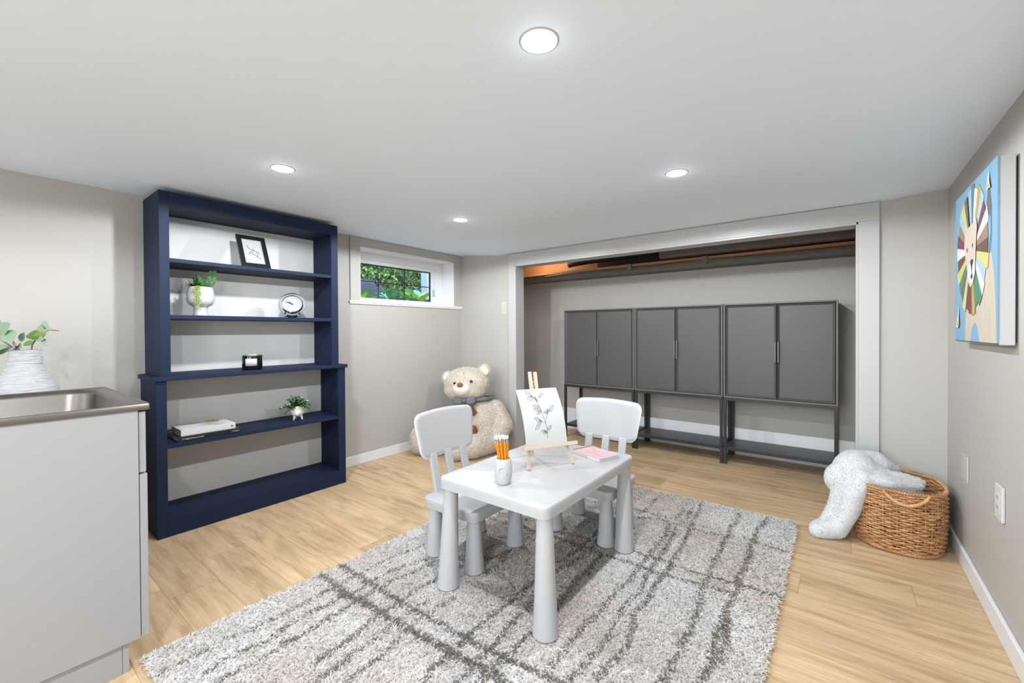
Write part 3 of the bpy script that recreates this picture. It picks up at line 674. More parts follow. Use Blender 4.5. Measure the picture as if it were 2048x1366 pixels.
# curled sheet on the ledge
W2, PH = 0.107, 0.262
def sheet(u, v, lift=0.0):      # u -1..1, v 0..1 bottom to top
    x = -0.012*1 + u*W2 - 0.013*v
    bulge = 0.026*math.sin(PI*min(1, v*1.0))*0.75
    z = 0.010 + bulge + lift
    return EM @ Vector((x, 0.1015 + v*PH*0.985, z))
nu, nv = 10, 24; vs = []; fs = []
for off in (0.0, -0.0006):
    for j in range(nv+1):
        for i in range(nu+1): vs.append(sheet(i/nu*2-1, j/nv, off) - C0)
nn2 = (nu+1)*(nv+1); q = lambda s, i, j: s*nn2+j*(nu+1)+i
for j in range(nv):
    for i in range(nu):
        fs.append((q(0,i,j),q(0,i+1,j),q(0,i+1,j+1),q(0,i,j+1))); fs.append((q(1,i,j),q(1,i,j+1),q(1,i+1,j+1),q(1,i+1,j)))
for i in range(nu): fs.append((q(0,i,0),q(1,i,0),q(1,i+1,0),q(0,i+1,0))); fs.append((q(0,i,nv),q(0,i+1,nv),q(1,i+1,nv),q(1,i,nv)))
for j in range(nv): fs.append((q(0,0,j),q(0,0,j+1),q(1,0,j+1),q(1,0,j))); fs.append((q(0,nu,j),q(1,nu,j),q(1,nu,j+1),q(0,nu,j+1)))
t = thing('drawing_sheet', 'white curled sheet with a grey leafy twig drawing, propped on the easel', 'drawing', C0)
MB().add(vs, fs).build('paper', M['paper'], t, smooth=True)
# the drawing, in sheet coordinates taken along the paper (u right, v up)
ink = MB()
def stroke(pts, w_, lift=0.0006):
    P_ = [Vector((sheet(a, b, lift) - C0)) for a, b in pts]
    for k in range(len(P_)-1):
        d = (P_[k+1]-P_[k]); s = d.cross(nn_).normalized()*w_*0.5
        o = len(ink.v); ink.v += [tuple(P_[k]-s), tuple(P_[k]+s), tuple(P_[k+1]+s), tuple(P_[k+1]-s)]; ink.f.append((o,o+1,o+2,o+3)); ink.m.append(0)
def curve(pts, n=14):
    out = []; m_ = len(pts)-1
    for k in range(n+1):
        f = k/n*m_; i = min(int(f), m_-1); f -= i
        p0 = pts[max(i-1,0)]; p1 = pts[i]; p2 = pts[i+1]; p3 = pts[min(i+2,m_)]
        out.append(tuple(0.5*((2*p1[c])+(-p0[c]+p2[c])*f+(2*p0[c]-5*p1[c]+4*p2[c]-p3[c])*f*f+(-p0[c]+3*p1[c]-3*p2[c]+p3[c])*f**3) for c in (0,1)))
    return out
def dleaf(b, tip, w_):
    bx, by = b; tx, ty = tip; dx, dy = tx-bx, (ty-by)*1.22; L_ = math.hypot(dx, dy); nx_, ny_ = -dy/L_, dx/L_/1.22
    A = [(bx+(tx-bx)*f + nx_*w_*math.sin(PI*f**0.9), by+(ty-by)*f + ny_*w_*math.sin(PI*f**0.9)) for f in np.linspace(0,1,9)]
    B_ = [(bx+(tx-bx)*f - nx_*w_*0.85*math.sin(PI*f**0.9), by+(ty-by)*f - ny_*w_*0.85*math.sin(PI*f**0.9)) for f in np.linspace(0,1,9)]
    stroke(A, 0.0014); stroke(B_, 0.0014); stroke([(bx,by),(bx+(tx-bx)*.85, by+(ty-by)*.85)], 0.0009)
    for s in (-.45, .4): stroke([(bx+(tx-bx)*f - nx_*w_*s*math.sin(PI*f), by+(ty-by)*f - ny_*w_*s*math.sin(PI*f)) for f in (.15,.4,.7)], 0.0008)
main = [(0.06,0.10),(0.07,0.22),(0.04,0.36),(-0.02,0.50),(-0.08,0.62),(-0.14,0.73),(-0.24,0.83),(-0.36,0.88)]
stroke(curve(main, 30), 0.0018); stroke(curve([(0.03,0.37),(0.14,0.47),(0.30,0.57),(0.38,0.61)], 10), 0.0014)
stroke(curve([(0.03,0.36),(-0.14,0.40),(-0.22,0.42)], 8), 0.0012); stroke(curve([(-0.16,0.74),(-0.05,0.82),(0.02,0.85)], 8), 0.0012)
for b, tp, w_ in (((-.30,.86),(-.62,.97),.07), ((-.26,.83),(-.60,.83),.07), ((-.14,.76),(-.20,.86),.035), ((-.02,.84),(.26,.90),.06), ((-.10,.66),(-.42,.69),.05), ((-.07,.60),(-.42,.63),.05), ((-.06,.58),(-.32,.54),.045),
                  ((.28,.56),(.62,.67),.06), ((.24,.54),(.04,.56),.045), ((.22,.55),(.26,.62),.03), ((-.20,.42),(-.46,.47),.06), ((-.16,.40),(-.50,.27),.065), ((-.12,.40),(-.25,.43),.03), ((.07,.24),(.32,.31),.055), ((.07,.19),(-.22,.24),.055), ((.06,.20),(-.10,.24),.03)):
    dleaf(b, tp, w_*0.80)
ink.build('twig_drawing', M['ink'], t)

# ------------------------------------------------------------------ pencil pot and pencils
PX_, PY_ = -1.083, 1.344
t = thing('pencil_pot', 'white speckled barrel shaped pot holding the yellow pencils', 'pot', (PX_, PY_, TZ+0.0003))
prof = [(0.001,0.001),(0.024,0.0),(0.028,0.003)]+[(0.028+0.0085*math.sin(PI*min(1,(k/14))*0.86+0.1), 0.004+0.096*k/14) for k in range(1,14)]+[(0.0285,0.102),(0.027,0.1035),(0.0255,0.102),(0.030,0.06),(0.024,0.008),(0.001,0.008)]
MB().lathe(prof, 40).build('vessel', mat('matt_white_pot', (180,180,182), 0.5, var=0.02), t, smooth=True, angle=80)
sp_ = MB()
for a, z in ((-78,.066),(-76,.064),(-73,.067),(-70,.069),(-66,.070),(-63,.071),(-59,.069),(-80,.060),(-77,.058),(-75,.0565),(-84,.045),(-86,.043),(-28,.047),(-27,.0455),(-31,.030),(-70,.068),(-61,.0705)):
    a = math.radians(a-0)
    rr_ = 0.028+0.0085*math.sin(PI*min(1,(z/.1))*0.86+0.1)+0.0003; s = random.uniform(.0009,.0019)
    sp_.ell((rr_*math.cos(a), rr_*math.sin(a), max(.01,min(.09,z))), (s,s,s*.8), nu=6, nv=5)
sp_.build('speckles', M['ink_blk'], t)
pm = mat('pencil_yellow', (216,136,30), 0.35, var=0.04, coat=0.3); fm = mat('pencil_ferrule', (200,200,204), 0.25, metal=0.9); em = mat('pencil_eraser', (244,236,232), 0.7)
def make_pencil(label):
    t = thing('pencil', label, 'pencil', (0,0,0), 0, 'yellow pencils standing in the pot')
    hexa = [(0.0040*math.cos(PI/3*i), 0.0040*math.sin(PI/3*i)) for i in range(6)]
    MB().prism(hexa, 0.0, 0.160).build('shaft', pm, t)
    MB().lathe([(0.0037,0.158),(0.0037,0.164),(0.0034,0.166),(0.0037,0.168),(0.0037,0.175)], 14).build('ferrule', fm, t, smooth=True)
    MB().lathe([(0.0034,0.175),(0.0035,0.182),(0.0028,0.185)], 14).build('eraser', em, t, smooth=True)
    return t
p0 = None
rim = [(-.86,.0,'leftmost pencil, leaning left in the pot'),(-.66,-.45,'second pencil from the left, leaning left'),(-.60,.35,'pencil third from the left, at the back'),(-.36,-.70,'pencil at the front left of centre'),(-.28,.10,'pencil left of the middle of the bunch'),
       (-.15,.75,'pencil at the back middle of the bunch'),(-.05,-.55,'pencil at the front middle of the bunch'),(.12,.20,'pencil in the centre of the bunch'),(.25,-.70,'pencil at the front right of centre'),(.42,.62,'pencil at the back right, half hidden'),(.52,-.15,'pencil second tallest, right of centre'),(.70,.30,'pencil second from the right at the back'),(.84,-.10,'rightmost pencil, standing upright in the pot')]
for k, (a, b, lab) in enumerate(rim):
    if p0 is None: pn = p0 = make_pencil('yellow ' + lab)
    else: pn = copy_tree(p0); pn['label'] = 'yellow ' + lab
    topv = V(a*0.0205, b*0.0205, 0.10); botv = V(a*0.0105+0.008, b*0.013, 0.0095)
    d = (topv-botv).normalized(); pn.rotation_mode = 'QUATERNION'; pn.rotation_quaternion = Vector((0,0,1)).rotation_difference(d)
    pn.location = Vector((PX_, PY_, TZ)) + botv

# ------------------------------------------------------------------ pink spiral notebook
A = Vector((-1.082,1.893,0)); Bc = Vector((-0.893,1.826,0)); ex = (Bc-A).normalized(); ey = Vector((-ex.y, ex.x, 0))
t = thing('spiral_notebook', 'pink spiral bound notebook lying on the white table', 'notebook', (A.x, A.y, TZ+0.0003), math.atan2(ex.y, ex.x))
LX, LY = 0.200, 0.140
MB().prism(rrect(0.008, 0.001, LX-0.002, LY-0.001, 0.008, 4), 0.0015, 0.0125).build('pages', M['paper'], t)
MB().prism(rrect(0.002, 0, LX, LY, 0.010, 5), 0.0125, 0.0138).build('cover', M['pink'], t)
MB().prism(rrect(0.002, 0, LX, LY, 0.010, 5), 0.0, 0.0013).build('back_cover', M['pink'], t)
m = MB(); n = 9*14
for k in range(16):
    y = 0.012 + (LY-0.024)*k/15
    m.tube([(0.008+0.010*math.cos(a), y+0.0012*a/6, 0.0078+0.0085*math.sin(a)) for a in np.linspace(0.2, 2*PI-0.2, 14)], 0.0011, 6)
m.build('spiral_binding', M['gold'], t, smooth=True)
# script lettering: loose rose-gold cursive loops, as in the photo (not legible there)
m = MB()
def cursive(x0, x1, y, amp, n):
    pts = [(x0+(x1-x0)*f + 0.004*math.sin(f*n*2*PI), y+amp*math.sin(f*n*2*PI+1.0)*(0.6+0.4*math.sin(f*n*1.3)), 0.0142) for f in np.linspace(0,1,90)]
    m.tube(pts, 0.0006, 5)
cursive(0.055, 0.150, 0.088, 0.008, 7); cursive(0.085, 0.125, 0.070, 0.004, 4); cursive(0.065, 0.155, 0.050, 0.007, 7)
m.build('cover_lettering', mat('rose_foil', (206,140,140), 0.35), t, smooth=True)
# ------------------------------------------------------------------ bookcase contents
# picture frame on the top shelf, leaning back
t = thing('picture_frame', 'black photo frame with a faint line sketch leaning back on the top shelf', 'picture frame', (-2.925, 1.150, 1.5055))
fy = Vector((0, 1, 0)); ft = math.radians(25); fu = Vector((-math.sin(ft), 0, math.cos(ft))); fn = fu.cross(fy) * -1
if fn.x < 0: fn = -fn
FM = Matrix(((fy.x, fu.x, fn.x, 0), (fy.y, fu.y, fn.y, 0), (fy.z, fu.z, fn.z, 0), (0,0,0,1)))
FW, FH, fb = 0.084, 0.235, 0.026
m = MB().box((-FW,0.004,-0.004),(-FW+fb,FH,0.012),0,FM).box((FW-fb,0.004,-0.004),(FW,FH,0.012),0,FM).box((-FW+fb,0.004,-0.004),(FW-fb,0.004+fb,0.012),0,FM).box((-FW+fb,FH-fb,-0.004),(FW-fb,FH,0.012),0,FM)
m.build('frame', M['black'], t, bevel=0.001)
MB().box((-FW+fb,0.004+fb,0.0),(FW-fb,FH-fb,0.004),0,FM).build('mount', mat('mount_card', (168,168,168), .8, var=.01), t)
m = MB()
def fl(pts, r=0.0015): m.tube([FM @ Vector((a*0.055, 0.12+b*0.09, 0.0045)) for a, b in pts], r, 5)
fl([(-.6,.5),(-.4,.25),(-.25,.12),(0,.1),(.4,.05),(.7,-.15)]); fl([(-.5,-.25),(-.45,-.1),(-.2,-.02),(.05,-.05)]); fl([(-.3,-.12),(.1,-.28),(.45,-.45),(.6,-.55),(.75,-.42)]); fl([(.3,-.02),(.45,-.2),(.4,-.35)]); fl([(-.1,.1),(0,.25),(.15,.1)])
m.build('sketch_lines', mat('light_pencil', (70,70,74), 0.7), t)
m = MB(); m.bar(FM @ Vector((0,0.15,-0.006)), Vector((-0.115,0,0.003)), 0.05, 0.004); m.build('stand', M['black'], t)

# goblet planter
t = thing('goblet_planter', 'glossy white goblet planter with succulents and a trailing plant on the second shelf', 'planter', (-2.965, 0.862, 1.1983))
prof = [(0.001,0.0),(0.037,0.0),(0.038,0.004),(0.035,0.02),(0.034,0.045),(0.038,0.055),(0.055,0.064),(0.066,0.080),(0.070,0.098),(0.069,0.118),(0.064,0.145),(0.0585,0.168),(0.056,0.168),(0.058,0.155),(0.05,0.15),(0.001,0.15)]
MB().lathe(prof, 48).build('pot', M['ceramic'], t, smooth=True, angle=60)
MB().lathe([(0.001,0.150),(0.056,0.150),(0.056,0.160),(0.001,0.163)], 24).build('soil', M['soil'], t, smooth=True)
gd = [mat('succulent_green', (54,98,44), 0.4, var=0.2), mat('succulent_light', (82,134,66), 0.4, var=0.15), mat('succulent_dark', (32,66,30), 0.4, var=0.2), mat('trailing_green', (150,166,96), 0.55, var=0.15)]
rs = random.Random(3)
def rosette(c, n, ln, wd, mi, tilt=(0.3,1.3)):
    m = MB()
    for k in range(n):
        a = k*2.4 + rs.random()*.5; e = tilt[0]+(tilt[1]-tilt[0])*rs.random()
        leaf(m, c, (math.cos(a)*math.cos(e), math.sin(a)*math.cos(e), math.sin(e)), (0,0,1), ln*rs.uniform(.75,1.15), wd, -0.12)
    return m
# broad leaves, pointed agave, zz sprig, small fern
rosette(Vector((0.012,0.012,0.157)), 7, .062, .05, 1, (.25,.9)).build('broad_leaves', gd[1], t, smooth=True)
rosette(Vector((-0.004,-0.004,0.157)), 12, .075, .026, 0, (.5,1.5)).build('agave_leaves', gd[0], t, smooth=True)
rosette(Vector((0.01,-0.028,0.157)), 26, .058, .012, 2, (.2,1.2)).build('spiky_leaves', gd[2], t, smooth=True)
m = MB(); p0 = Vector((-0.002,0.030,0.157)); p1 = Vector((0.005,0.060,0.262)); m.tube([p0, p0.lerp(p1,.5)+Vector((0,.012,0)), p1], .0016, 6)
for k in range(11):
    f = .12+.88*k/10; c = p0.lerp(p1, f)+Vector((0,.012*4*f*(1-f),0))
    for s in (-1, 1): leaf(m, c, (0.15*rs.uniform(-1,1), s*0.9, 0.45), (1,0,0), .032*(1.1-.35*f), .010, -0.1)
m.build('leafy_sprig', gd[0], t, smooth=True)
m = MB()
for k in range(10):
    R_ = .06; L_ = rs.choice([.05,.08,.12,.16,.19])*rs.uniform(.85,1.1)
    a = -0.44 + rs.gauss(0,.13)
    x0, y0 = .05*math.cos(a), .05*math.sin(a); pts = [(x0*.8, y0*.8, .158), (x0*1.22, y0*1.22, .172)]
    n_ = max(3, int(L_/.008)); 
    for i in range(1, n_+1):
        f = i/n_; z = .172 - L_*f; rad = .064+.012*min(1,f*3)+ (.003*math.sin(i*1.7+k))
        aa = a + .09*math.sin(i*.9+k); pts.append((rad*math.cos(aa), rad*math.sin(aa), z))
    m.tube(pts, .0007, 4)
    for (x, y, z) in pts[2:]:
        for s in (0, 1): m.ell((x+rs.uniform(-.004,.004), y+rs.uniform(-.005,.005), z+rs.uniform(-.003,.003)), (.0022,.0022,.0030), nu=6, nv=4)
m.build('trailing_strands', gd[3], t, smooth=True)

# clear round clock
t = thing('desk_clock', 'round clear acrylic clock with a white dial on the second shelf', 'clock', (-2.965, 1.388, 1.1983))
na = Vector((0.80, -0.42, 0.42)).normalized(); side = Vector((0,0,1)).cross(na).normalized(); upc = na.cross(side)
CM = Matrix(((side.x, upc.x, na.x, 0), (side.y, upc.y, na.y, 0), (side.z, upc.z, na.z, 0.092), (0,0,0,1)))
acr = mat('clear_acrylic', (250,252,252), 0.03, trans=1.0, ior=1.3, var=0.0)
MB().lathe([(0.062,-0.016),(0.080,-0.014),(0.084,-0.004),(0.084,0.006),(0.080,0.014),(0.066,0.017),(0.062,0.012)], 56, M=CM, cap=False).build('acrylic_ring', acr, t, smooth=True, angle=60)
MB().lathe([(0.0635,-0.014),(0.0645,-0.014),(0.0645,0.012),(0.0635,0.013)], 56, M=CM, cap=False).build('chrome_bezel', M['chrome'], t, smooth=True, angle=60)
MB().lathe([(0.001,0.0),(0.063,0.0),(0.063,0.002),(0.001,0.002)], 56, M=CM).build('dial', mat('clock_dial', (164,164,167), 0.5, var=0.01), t)
m = MB()
for ang, ln, w_ in ((math.radians(155), .052, .0022), (math.radians(138), .034, .003)):
    d = Vector((math.cos(ang), math.sin(ang), 0)); s = Vector((-d.y, d.x, 0)); z = Vector((0,0,.0045))
    P_ = [CM @ (v+z) for v in (-d*.008-s*w_*.6, -d*.008+s*w_*.6, d*ln*.6+s*w_, d*ln, d*ln*.6-s*w_)]
    m.add(P_, [(0,1,2,3,4)]); 
m.lathe([(.0045,.002),(.0045,.006),(.001,.007)], 14, M=CM)
m.build('hands', M['ink_blk'], t)
m = MB()
for k in range(12):
    a = k*PI/6; d = Vector((math.cos(a), math.sin(a), 0)); s = Vector((-d.y, d.x, 0)); z = Vector((0,0,.0024))
    m.add([CM @ (v+z) for v in (d*.053-s*.0006, d*.053+s*.0006, d*.058+s*.0006, d*.058-s*.0006)], [(0,1,2,3)])
m.build('hour_marks', mat('pale_grey_mark', (176,176,180), 0.6), t)
m = MB(); yv = side*0.045
for s in (-1, 1): m.tube([side*(0.058*math.sin(a))*1.0 + na*(s*0.010) + Vector((0,0,0.086-0.080*math.cos(a))) for a in np.linspace(-0.85,0.85,12)], .0055, 8)
m.build('base_cradle', M['black'], t, smooth=True)
m = MB()
for s in (-1, 1): m.ell(side*(s*0.038)+na*0.014+Vector((0,0,0.0095)), (.0085,.0085,.009), nu=14, nv=10)
m.build('chrome_foot', M['chrome'], t, smooth=True)

# candle on the ledge
t = thing('candle_jar', 'black glass candle jar with a white label on the bookcase ledge', 'candle', (-2.945, 1.127, 0.8664))
CR = 0.056
MB().lathe([(0.001,0.0),(CR-0.004,0.0),(CR,0.005),(CR,0.084),(CR-0.001,0.088),(CR-0.0035,0.088),(CR-0.0035,0.060),(0.001,0.060)], 48).build('jar', mat('black_glass', (16,16,18), 0.08, coat=0.5), t, smooth=True, angle=50)
MB().lathe([(CR-0.001,0.088),(CR-0.0005,0.092),(CR-0.003,0.0925),(CR-0.0035,0.088)], 48, cap=False).build('rim', mat('pale_gold_rim', (176,170,156), 0.3, metal=0.8), t, smooth=True)
MB().lathe([(0.001,0.060),(CR-0.004,0.060),(CR-0.004,0.066),(0.001,0.067)], 32).build('wax', mat('cream_wax', (238,232,218), 0.4), t)
vs = []; fs = []; n = 14
for i in range(n+1):
    a = math.radians(-62+ i*68/n); 
    for z in (0.026, 0.070): vs.append(((CR+.0006)*math.cos(a), (CR+.0006)*math.sin(a), z))
for i in range(n): fs.append((2*i, 2*i+2, 2*i+3, 2*i+1))
lb = MB().add(vs, fs).build('label_sticker', M['paper'], t, smooth=True)
md = lb.modifiers.new('s', 'SOLIDIFY'); md.thickness = 0.0004
m = MB()
for z, a0, a1 in ((.064,-56,-36),(.064,-30,-12),(.056,-54,-14),(.046,-50,-20),(.034,-56,-30),(.034,-24,-8)):
    m.tube([((CR+.0012)*math.cos(math.radians(a)), (CR+.0012)*math.sin(math.radians(a)), z+.0006*math.sin(a*1.9)) for a in np.linspace(a0,a1,14)], .0004, 4)
m.build('label_print', mat('label_grey', (150,150,152), .6), t)

# two books flat on the lower shelf
def book(name, label, x0, y0, x1, y1, z, h, cov, covt, ang):
    t = thing(name, label, 'book', ((x0+x1)/2, (y0+y1)/2, z), ang)
    a, b = (x1-x0)/2, (y1-y0)/2; k = 0.0025
    MB().box((-a, -b, 0), (a, b, k)).box((-a, -b, h-k), (a, b, h)).box((a-k, -b, k), (a, b, h-k)).build('cover', cov, t, bevel=0.001)
    MB().box((-a+0.004, -b+0.004, k), (a-k, b-0.004, h-k)).build('pages', covt, t)
    return t
pg = mat('pale_pages', (206,204,200), 0.8, var=0.06, vscale=3, stretch=(1,1,300)); pgd = mat('page_block', (196,194,192), 0.8, var=0.08, vscale=3, stretch=(1,1,300))  # pale grey page edges, streaked like stacked sheets
bk = book('book', 'black covered book lying flat at the bottom of the pair on the lower shelf', -3.115, 0.728, -2.878, 1.038, 0.4965, 0.027, M['black'], pg, math.radians(-1.5))
m = MB()
def txt_bars(m, y0, y1, z, h, x):    # spine lettering too small to read in the photo: a run of small strokes
    y = y0; r_ = random.Random(5)
    while y < y1:
        w_ = r_.uniform(.003,.006); 
        m.box((x, y, z), (x+.0005, y+.0012, z+h)); m.box((x, y, z+h*r_.choice([0,.45,.85])), (x+.0005, y+w_, z+h*r_.choice([0,.45,.85])+.0012)); y += w_+.0022
m2 = MB(); txt_bars(m2, -.135, -.035, .010, .006, .1187); txt_bars(m2, .105, .142, .011, .005, .1187); m2.build('spine_lettering', mat('silver_print', (210,210,214), .5), bk)
cvm = bpy.data.materials.new('photo_cover'); cvm.use_nodes = True; N = cvm.node_tree.nodes; L = cvm.node_tree.links
tc = N.new('ShaderNodeTexCoord'); mp = N.new('ShaderNodeMapping'); mp.inputs['Scale'].default_value = (9,5,3); L.new(tc.outputs['Object'], mp.inputs[0])
no = N.new('ShaderNodeTexNoise'); no.inputs['Scale'].default_value = 1.3; no.inputs['Detail'].default_value = 4; L.new(mp.outputs[0], no.inputs['Vector'])
rp = N.new('ShaderNodeValToRGB'); e = rp.color_ramp.elements; e[0].position = .34; e[0].color = (*s2l((120,112,112)),1); e[1].position = .55; e[1].color = (*s2l((226,224,228)),1); x_ = rp.color_ramp.elements.new(.42); x_.color = (*s2l((196,190,192)),1)
L.new(no.outputs['Fac'], rp.inputs[0]); L.new(rp.outputs[0], N['Principled BSDF'].inputs['Base Color']); N['Principled BSDF'].inputs['Roughness'].default_value = .3
bk = book('book', 'white book with a photographic cover lying on top of the black book', -3.100, 0.745, -2.892, 1.012, 0.4965+0.0273, 0.034, mat('white_book_cover', (204,203,200), .35, var=.01), pgd, math.radians(-1.5))
MB().box((-.095,-.125,.034),(.096,.128,.0345)).build('cover_photo', cvm, bk)
m = MB(); m.add([(-.09,.03,.0347),(-.03,.02,.0347),(.0,.07,.0347),(-.05,.10,.0347),(-.09,.095,.0347)], [(0,1,2,3,4)]); m.build('cover_photo_patch', mat('tan_print', (196,150,104), .4, var=.1), bk)
m = MB(); m.lathe([(.0005,0),(.0055,0),(.0055,.0006),(.0005,.0006)], 16, M=Matrix.Translation((.1042,.115,.017)) @ Matrix.Rotation(PI/2,4,'Y')); m.build('spine_emblem', M['ink'], bk)

# footed pot with a small bush
t = thing('footed_planter', 'small white three-legged pot with a bushy green plant on the lower shelf', 'planter', (-2.965, 1.415, 0.4965))
prof = [(0.001,0.020),(0.018,0.022),(0.032,0.031),(0.041,0.046),(0.044,0.062),(0.042,0.080),(0.038,0.098),(0.0355,0.098),(0.038,0.085),(0.03,0.08),(0.001,0.08)]
pm2 = mat('white_pot_beige_dip', (238,236,232), 0.3, var=.01)
MB().lathe(prof, 40).build('pot', pm2, t, smooth=True, angle=60)
MB().lathe([(.001,.082),(.037,.082),(.037,.090),(.001,.092)], 20).build('soil', M['soil'], t)
for k in range(3):
    a = math.radians(-70+120*k); m = MB(); m.tube([(.024*math.cos(a), .024*math.sin(a), .030), (.032*math.cos(a), .032*math.sin(a), .0015)], [.009,.004], 10); m.build('foot', pm2, t, smooth=True)
vv = MB(); a0 = math.radians(-25)
vv.ell((.036*math.cos(a0), .036*math.sin(a0), .045), (.010,.016,.014), nu=14, nv=8); vv.build('beige_spot', mat('beige_glaze', (222,212,192), .5), t, smooth=True)
rs = random.Random(11); ms = [MB(), MB(), MB()]; sm = MB()
for k in range(80):
    a = rs.random()*2*PI; e = rs.uniform(.15,1.45); L_ = rs.uniform(.045,.100); d = Vector((math.cos(a)*math.cos(e), math.sin(a)*math.cos(e), math.sin(e)))
    d.x *= .8; b0 = Vector((d.x*.020, d.y*.020, .088)); 
    pts = [b0+d*(L_*f)+Vector((0,0,-.02*f*f)) for f in np.linspace(0,1,7)]; sm.tube(pts, .0008, 4)
    for i in range(1, 7):
        for s in range(3):
            aa = rs.random()*2*PI; mi = rs.choices((0,1,2),(5,3,2))[0]
            leaf(ms[mi], pts[i], (math.cos(aa), math.sin(aa), rs.uniform(-.2,.9)), (0,0,1), rs.uniform(.013,.021), rs.uniform(.010,.015), .1, n=5)
for k in range(8):
    z = .085-.004*k; ms[2 if k > 3 else 0].ell((.01, -.045-.006*k, z), (.004,.005,.003), nu=6, nv=4)
sm.build('stems', gd[2], t)
for mbx, mt, nmm in zip(ms, (gd[0], mat('pale_leaf', (164,196,150), .5, var=.1), gd[2]), ('green_leaves','pale_leaves','dark_leaves')): mbx.build(nmm, mt, t, smooth=True)

# ------------------------------------------------------------------ soft shapes: fused ellipsoids
def caps(mb, a, b, r0, r1, n=6):
    a = Vector(a); b = Vector(b)
    for i in range(n+1):
        f = i/n; r_ = r0+(r1-r0)*f; mb.ell(a.lerp(b, f), (r_,r_,r_), nu=18, nv=12)
def fuse(name, mb, mat_, parent, voxel, smooth_it=8, M_=None):
    me = bpy.data.meshes.new('tmp'); vs = mb.v
    if M_: vs = [tuple(M_ @ Vector(v)) for v in vs]
    me.from_pydata(vs, [], mb.f); o = bpy.data.objects.new('tmp', me); COL.objects.link(o)
    bm = bmesh.new(); bm.from_mesh(me); bmesh.ops.recalc_face_normals(bm, faces=bm.faces); bm.to_mesh(me); bm.free()
    md = o.modifiers.new('r', 'REMESH'); md.mode = 'VOXEL'; md.voxel_size = voxel
    ms_ = o.modifiers.new('s', 'SMOOTH'); ms_.factor = 0.5; ms_.iterations = smooth_it
    bpy.context.view_layer.update()
    dg = bpy.context.evaluated_depsgraph_get(); m2 = bpy.data.meshes.new_from_object(o.evaluated_get(dg))
    bpy.data.objects.remove(o); m2.name = name
    m2.materials.clear(); m2.materials.append(mat_)
    for p in m2.polygons: p.use_smooth = True
    r = bpy.data.objects.new(name, m2); COL.objects.link(r)
    if parent: r.parent = parent
    return r
def fuzz(name, obj, mat_, parent, count, ln, wd, seed, col=None, flat=0.9, down=0.0):
    """short tufts scattered over a fused surface, one mesh"""
    rg = np.random.default_rng(seed); me = obj.data; me.calc_loop_triangles()
    nt_ = len(me.loop_triangles); tri = np.empty(nt_*3, np.int32); me.loop_triangles.foreach_get('vertices', tri); tri = tri.reshape(-1,3)
    co = np.empty(len(me.vertices)*3, np.float32); me.vertices.foreach_get('co', co); co = co.reshape(-1,3)
    A_, B_, C_ = co[tri[:,0]], co[tri[:,1]], co[tri[:,2]]; nr = np.cross(B_-A_, C_-A_); ar = np.linalg.norm(nr, axis=1); nr /= ar[:,None]+1e-12
    idx = rg.choice(nt_, count, p=ar/ar.sum()); u = rg.random(count); v = rg.random(count); s_ = u+v > 1; u[s_] = 1-u[s_]; v[s_] = 1-v[s_]
    P_ = A_[idx]+(B_[idx]-A_[idx])*u[:,None]+(C_[idx]-A_[idx])*v[:,None]; N_ = nr[idx]
    R_ = rg.normal(size=(count,3)); R_[:,2] -= down; d = N_ + R_*flat*0.6; d /= np.linalg.norm(d, axis=1)[:,None]
    sd = np.cross(d, rg.normal(size=(count,3))); sd /= np.linalg.norm(sd, axis=1)[:,None]+1e-9
    l = ln*(0.6+0.8*rg.random(count))[:,None]; w_ = wd*0.5
    bend = R_*l*0.25
    V_ = np.stack([P_-N_*ln*.15-sd*w_, P_-N_*ln*.15+sd*w_, P_+d*l*.6+sd*w_*.8, P_+d*l+bend, P_+d*l*.6-sd*w_*.8], 1).reshape(-1,3)
    return quick_mesh(name, V_, 5, mat_, parent)
def quick_mesh(name, V_, k, mat_, parent, cols=None, smooth=False):
    n_ = len(V_)//k; me = bpy.data.meshes.new(name); me.vertices.add(len(V_)); me.vertices.foreach_set('co', V_.astype(np.float32).ravel())
    me.loops.add(len(V_)); me.loops.foreach_set('vertex_index', np.arange(len(V_), dtype=np.int32)); me.polygons.add(n_)
    me.polygons.foreach_set('loop_start', np.arange(0, len(V_), k, dtype=np.int32)); me.update(calc_edges=True); me.materials.append(mat_)
    if cols is not None:
        a = me.color_attributes.new('Col', 'FLOAT_COLOR', 'POINT'); c = np.ones((len(V_),4), np.float32); c[:,:3] = np.repeat(cols, k, axis=0); a.data.foreach_set('color', c.ravel())
    o = bpy.data.objects.new(name, me); COL.objects.link(o)
    if parent: o.parent = parent
    return o

# ------------------------------------------------------------------ teddy bear
TB = Vector((-2.664, 2.934, 0.0))
t = thing('teddy_bear', 'large cream teddy bear with a grey bow sitting in the far left corner', 'teddy bear', TB)
F3 = Matrix(((rx.x, ry.x, 0, 0), (rx.y, ry.y, 0, 0), (0, 0, 1, 0), (0,0,0,1)))   # local: right, toward camera, up
cream = mat('cream_plush', (214,202,186), 0.95, var=0.05, vscale=30, sheen=0.4, bump=0.5, bscale=160)
m = MB()
m.ell((0.03,0.0,0.25), (0.190,0.165,0.235), nu=28, nv=18); m.ell((0.02,0.0,0.39), (0.125,0.115,0.10), nu=24, nv=14)
m.ell((0.03,0.02,0.13), (0.20,0.17,0.12), nu=28, nv=16)
H_ = (-0.100,0.035,0.618)
m.ell(H_, (0.203,0.165,0.148), nu=32, nv=20); m.ell((-0.11,0.05,0.570), (0.192,0.155,0.105), nu=32, nv=20)
m.ell((-0.130,0.165,0.588), (0.082,0.075,0.062), nu=24, nv=14)                                  # muzzle
for (x, y, z), r_ in (((-0.272,0.03,0.675),.058), ((0.062,0.0,0.732),.062)):
    m.ell((x,y,z), (r_,.032,r_), nu=20, nv=12)
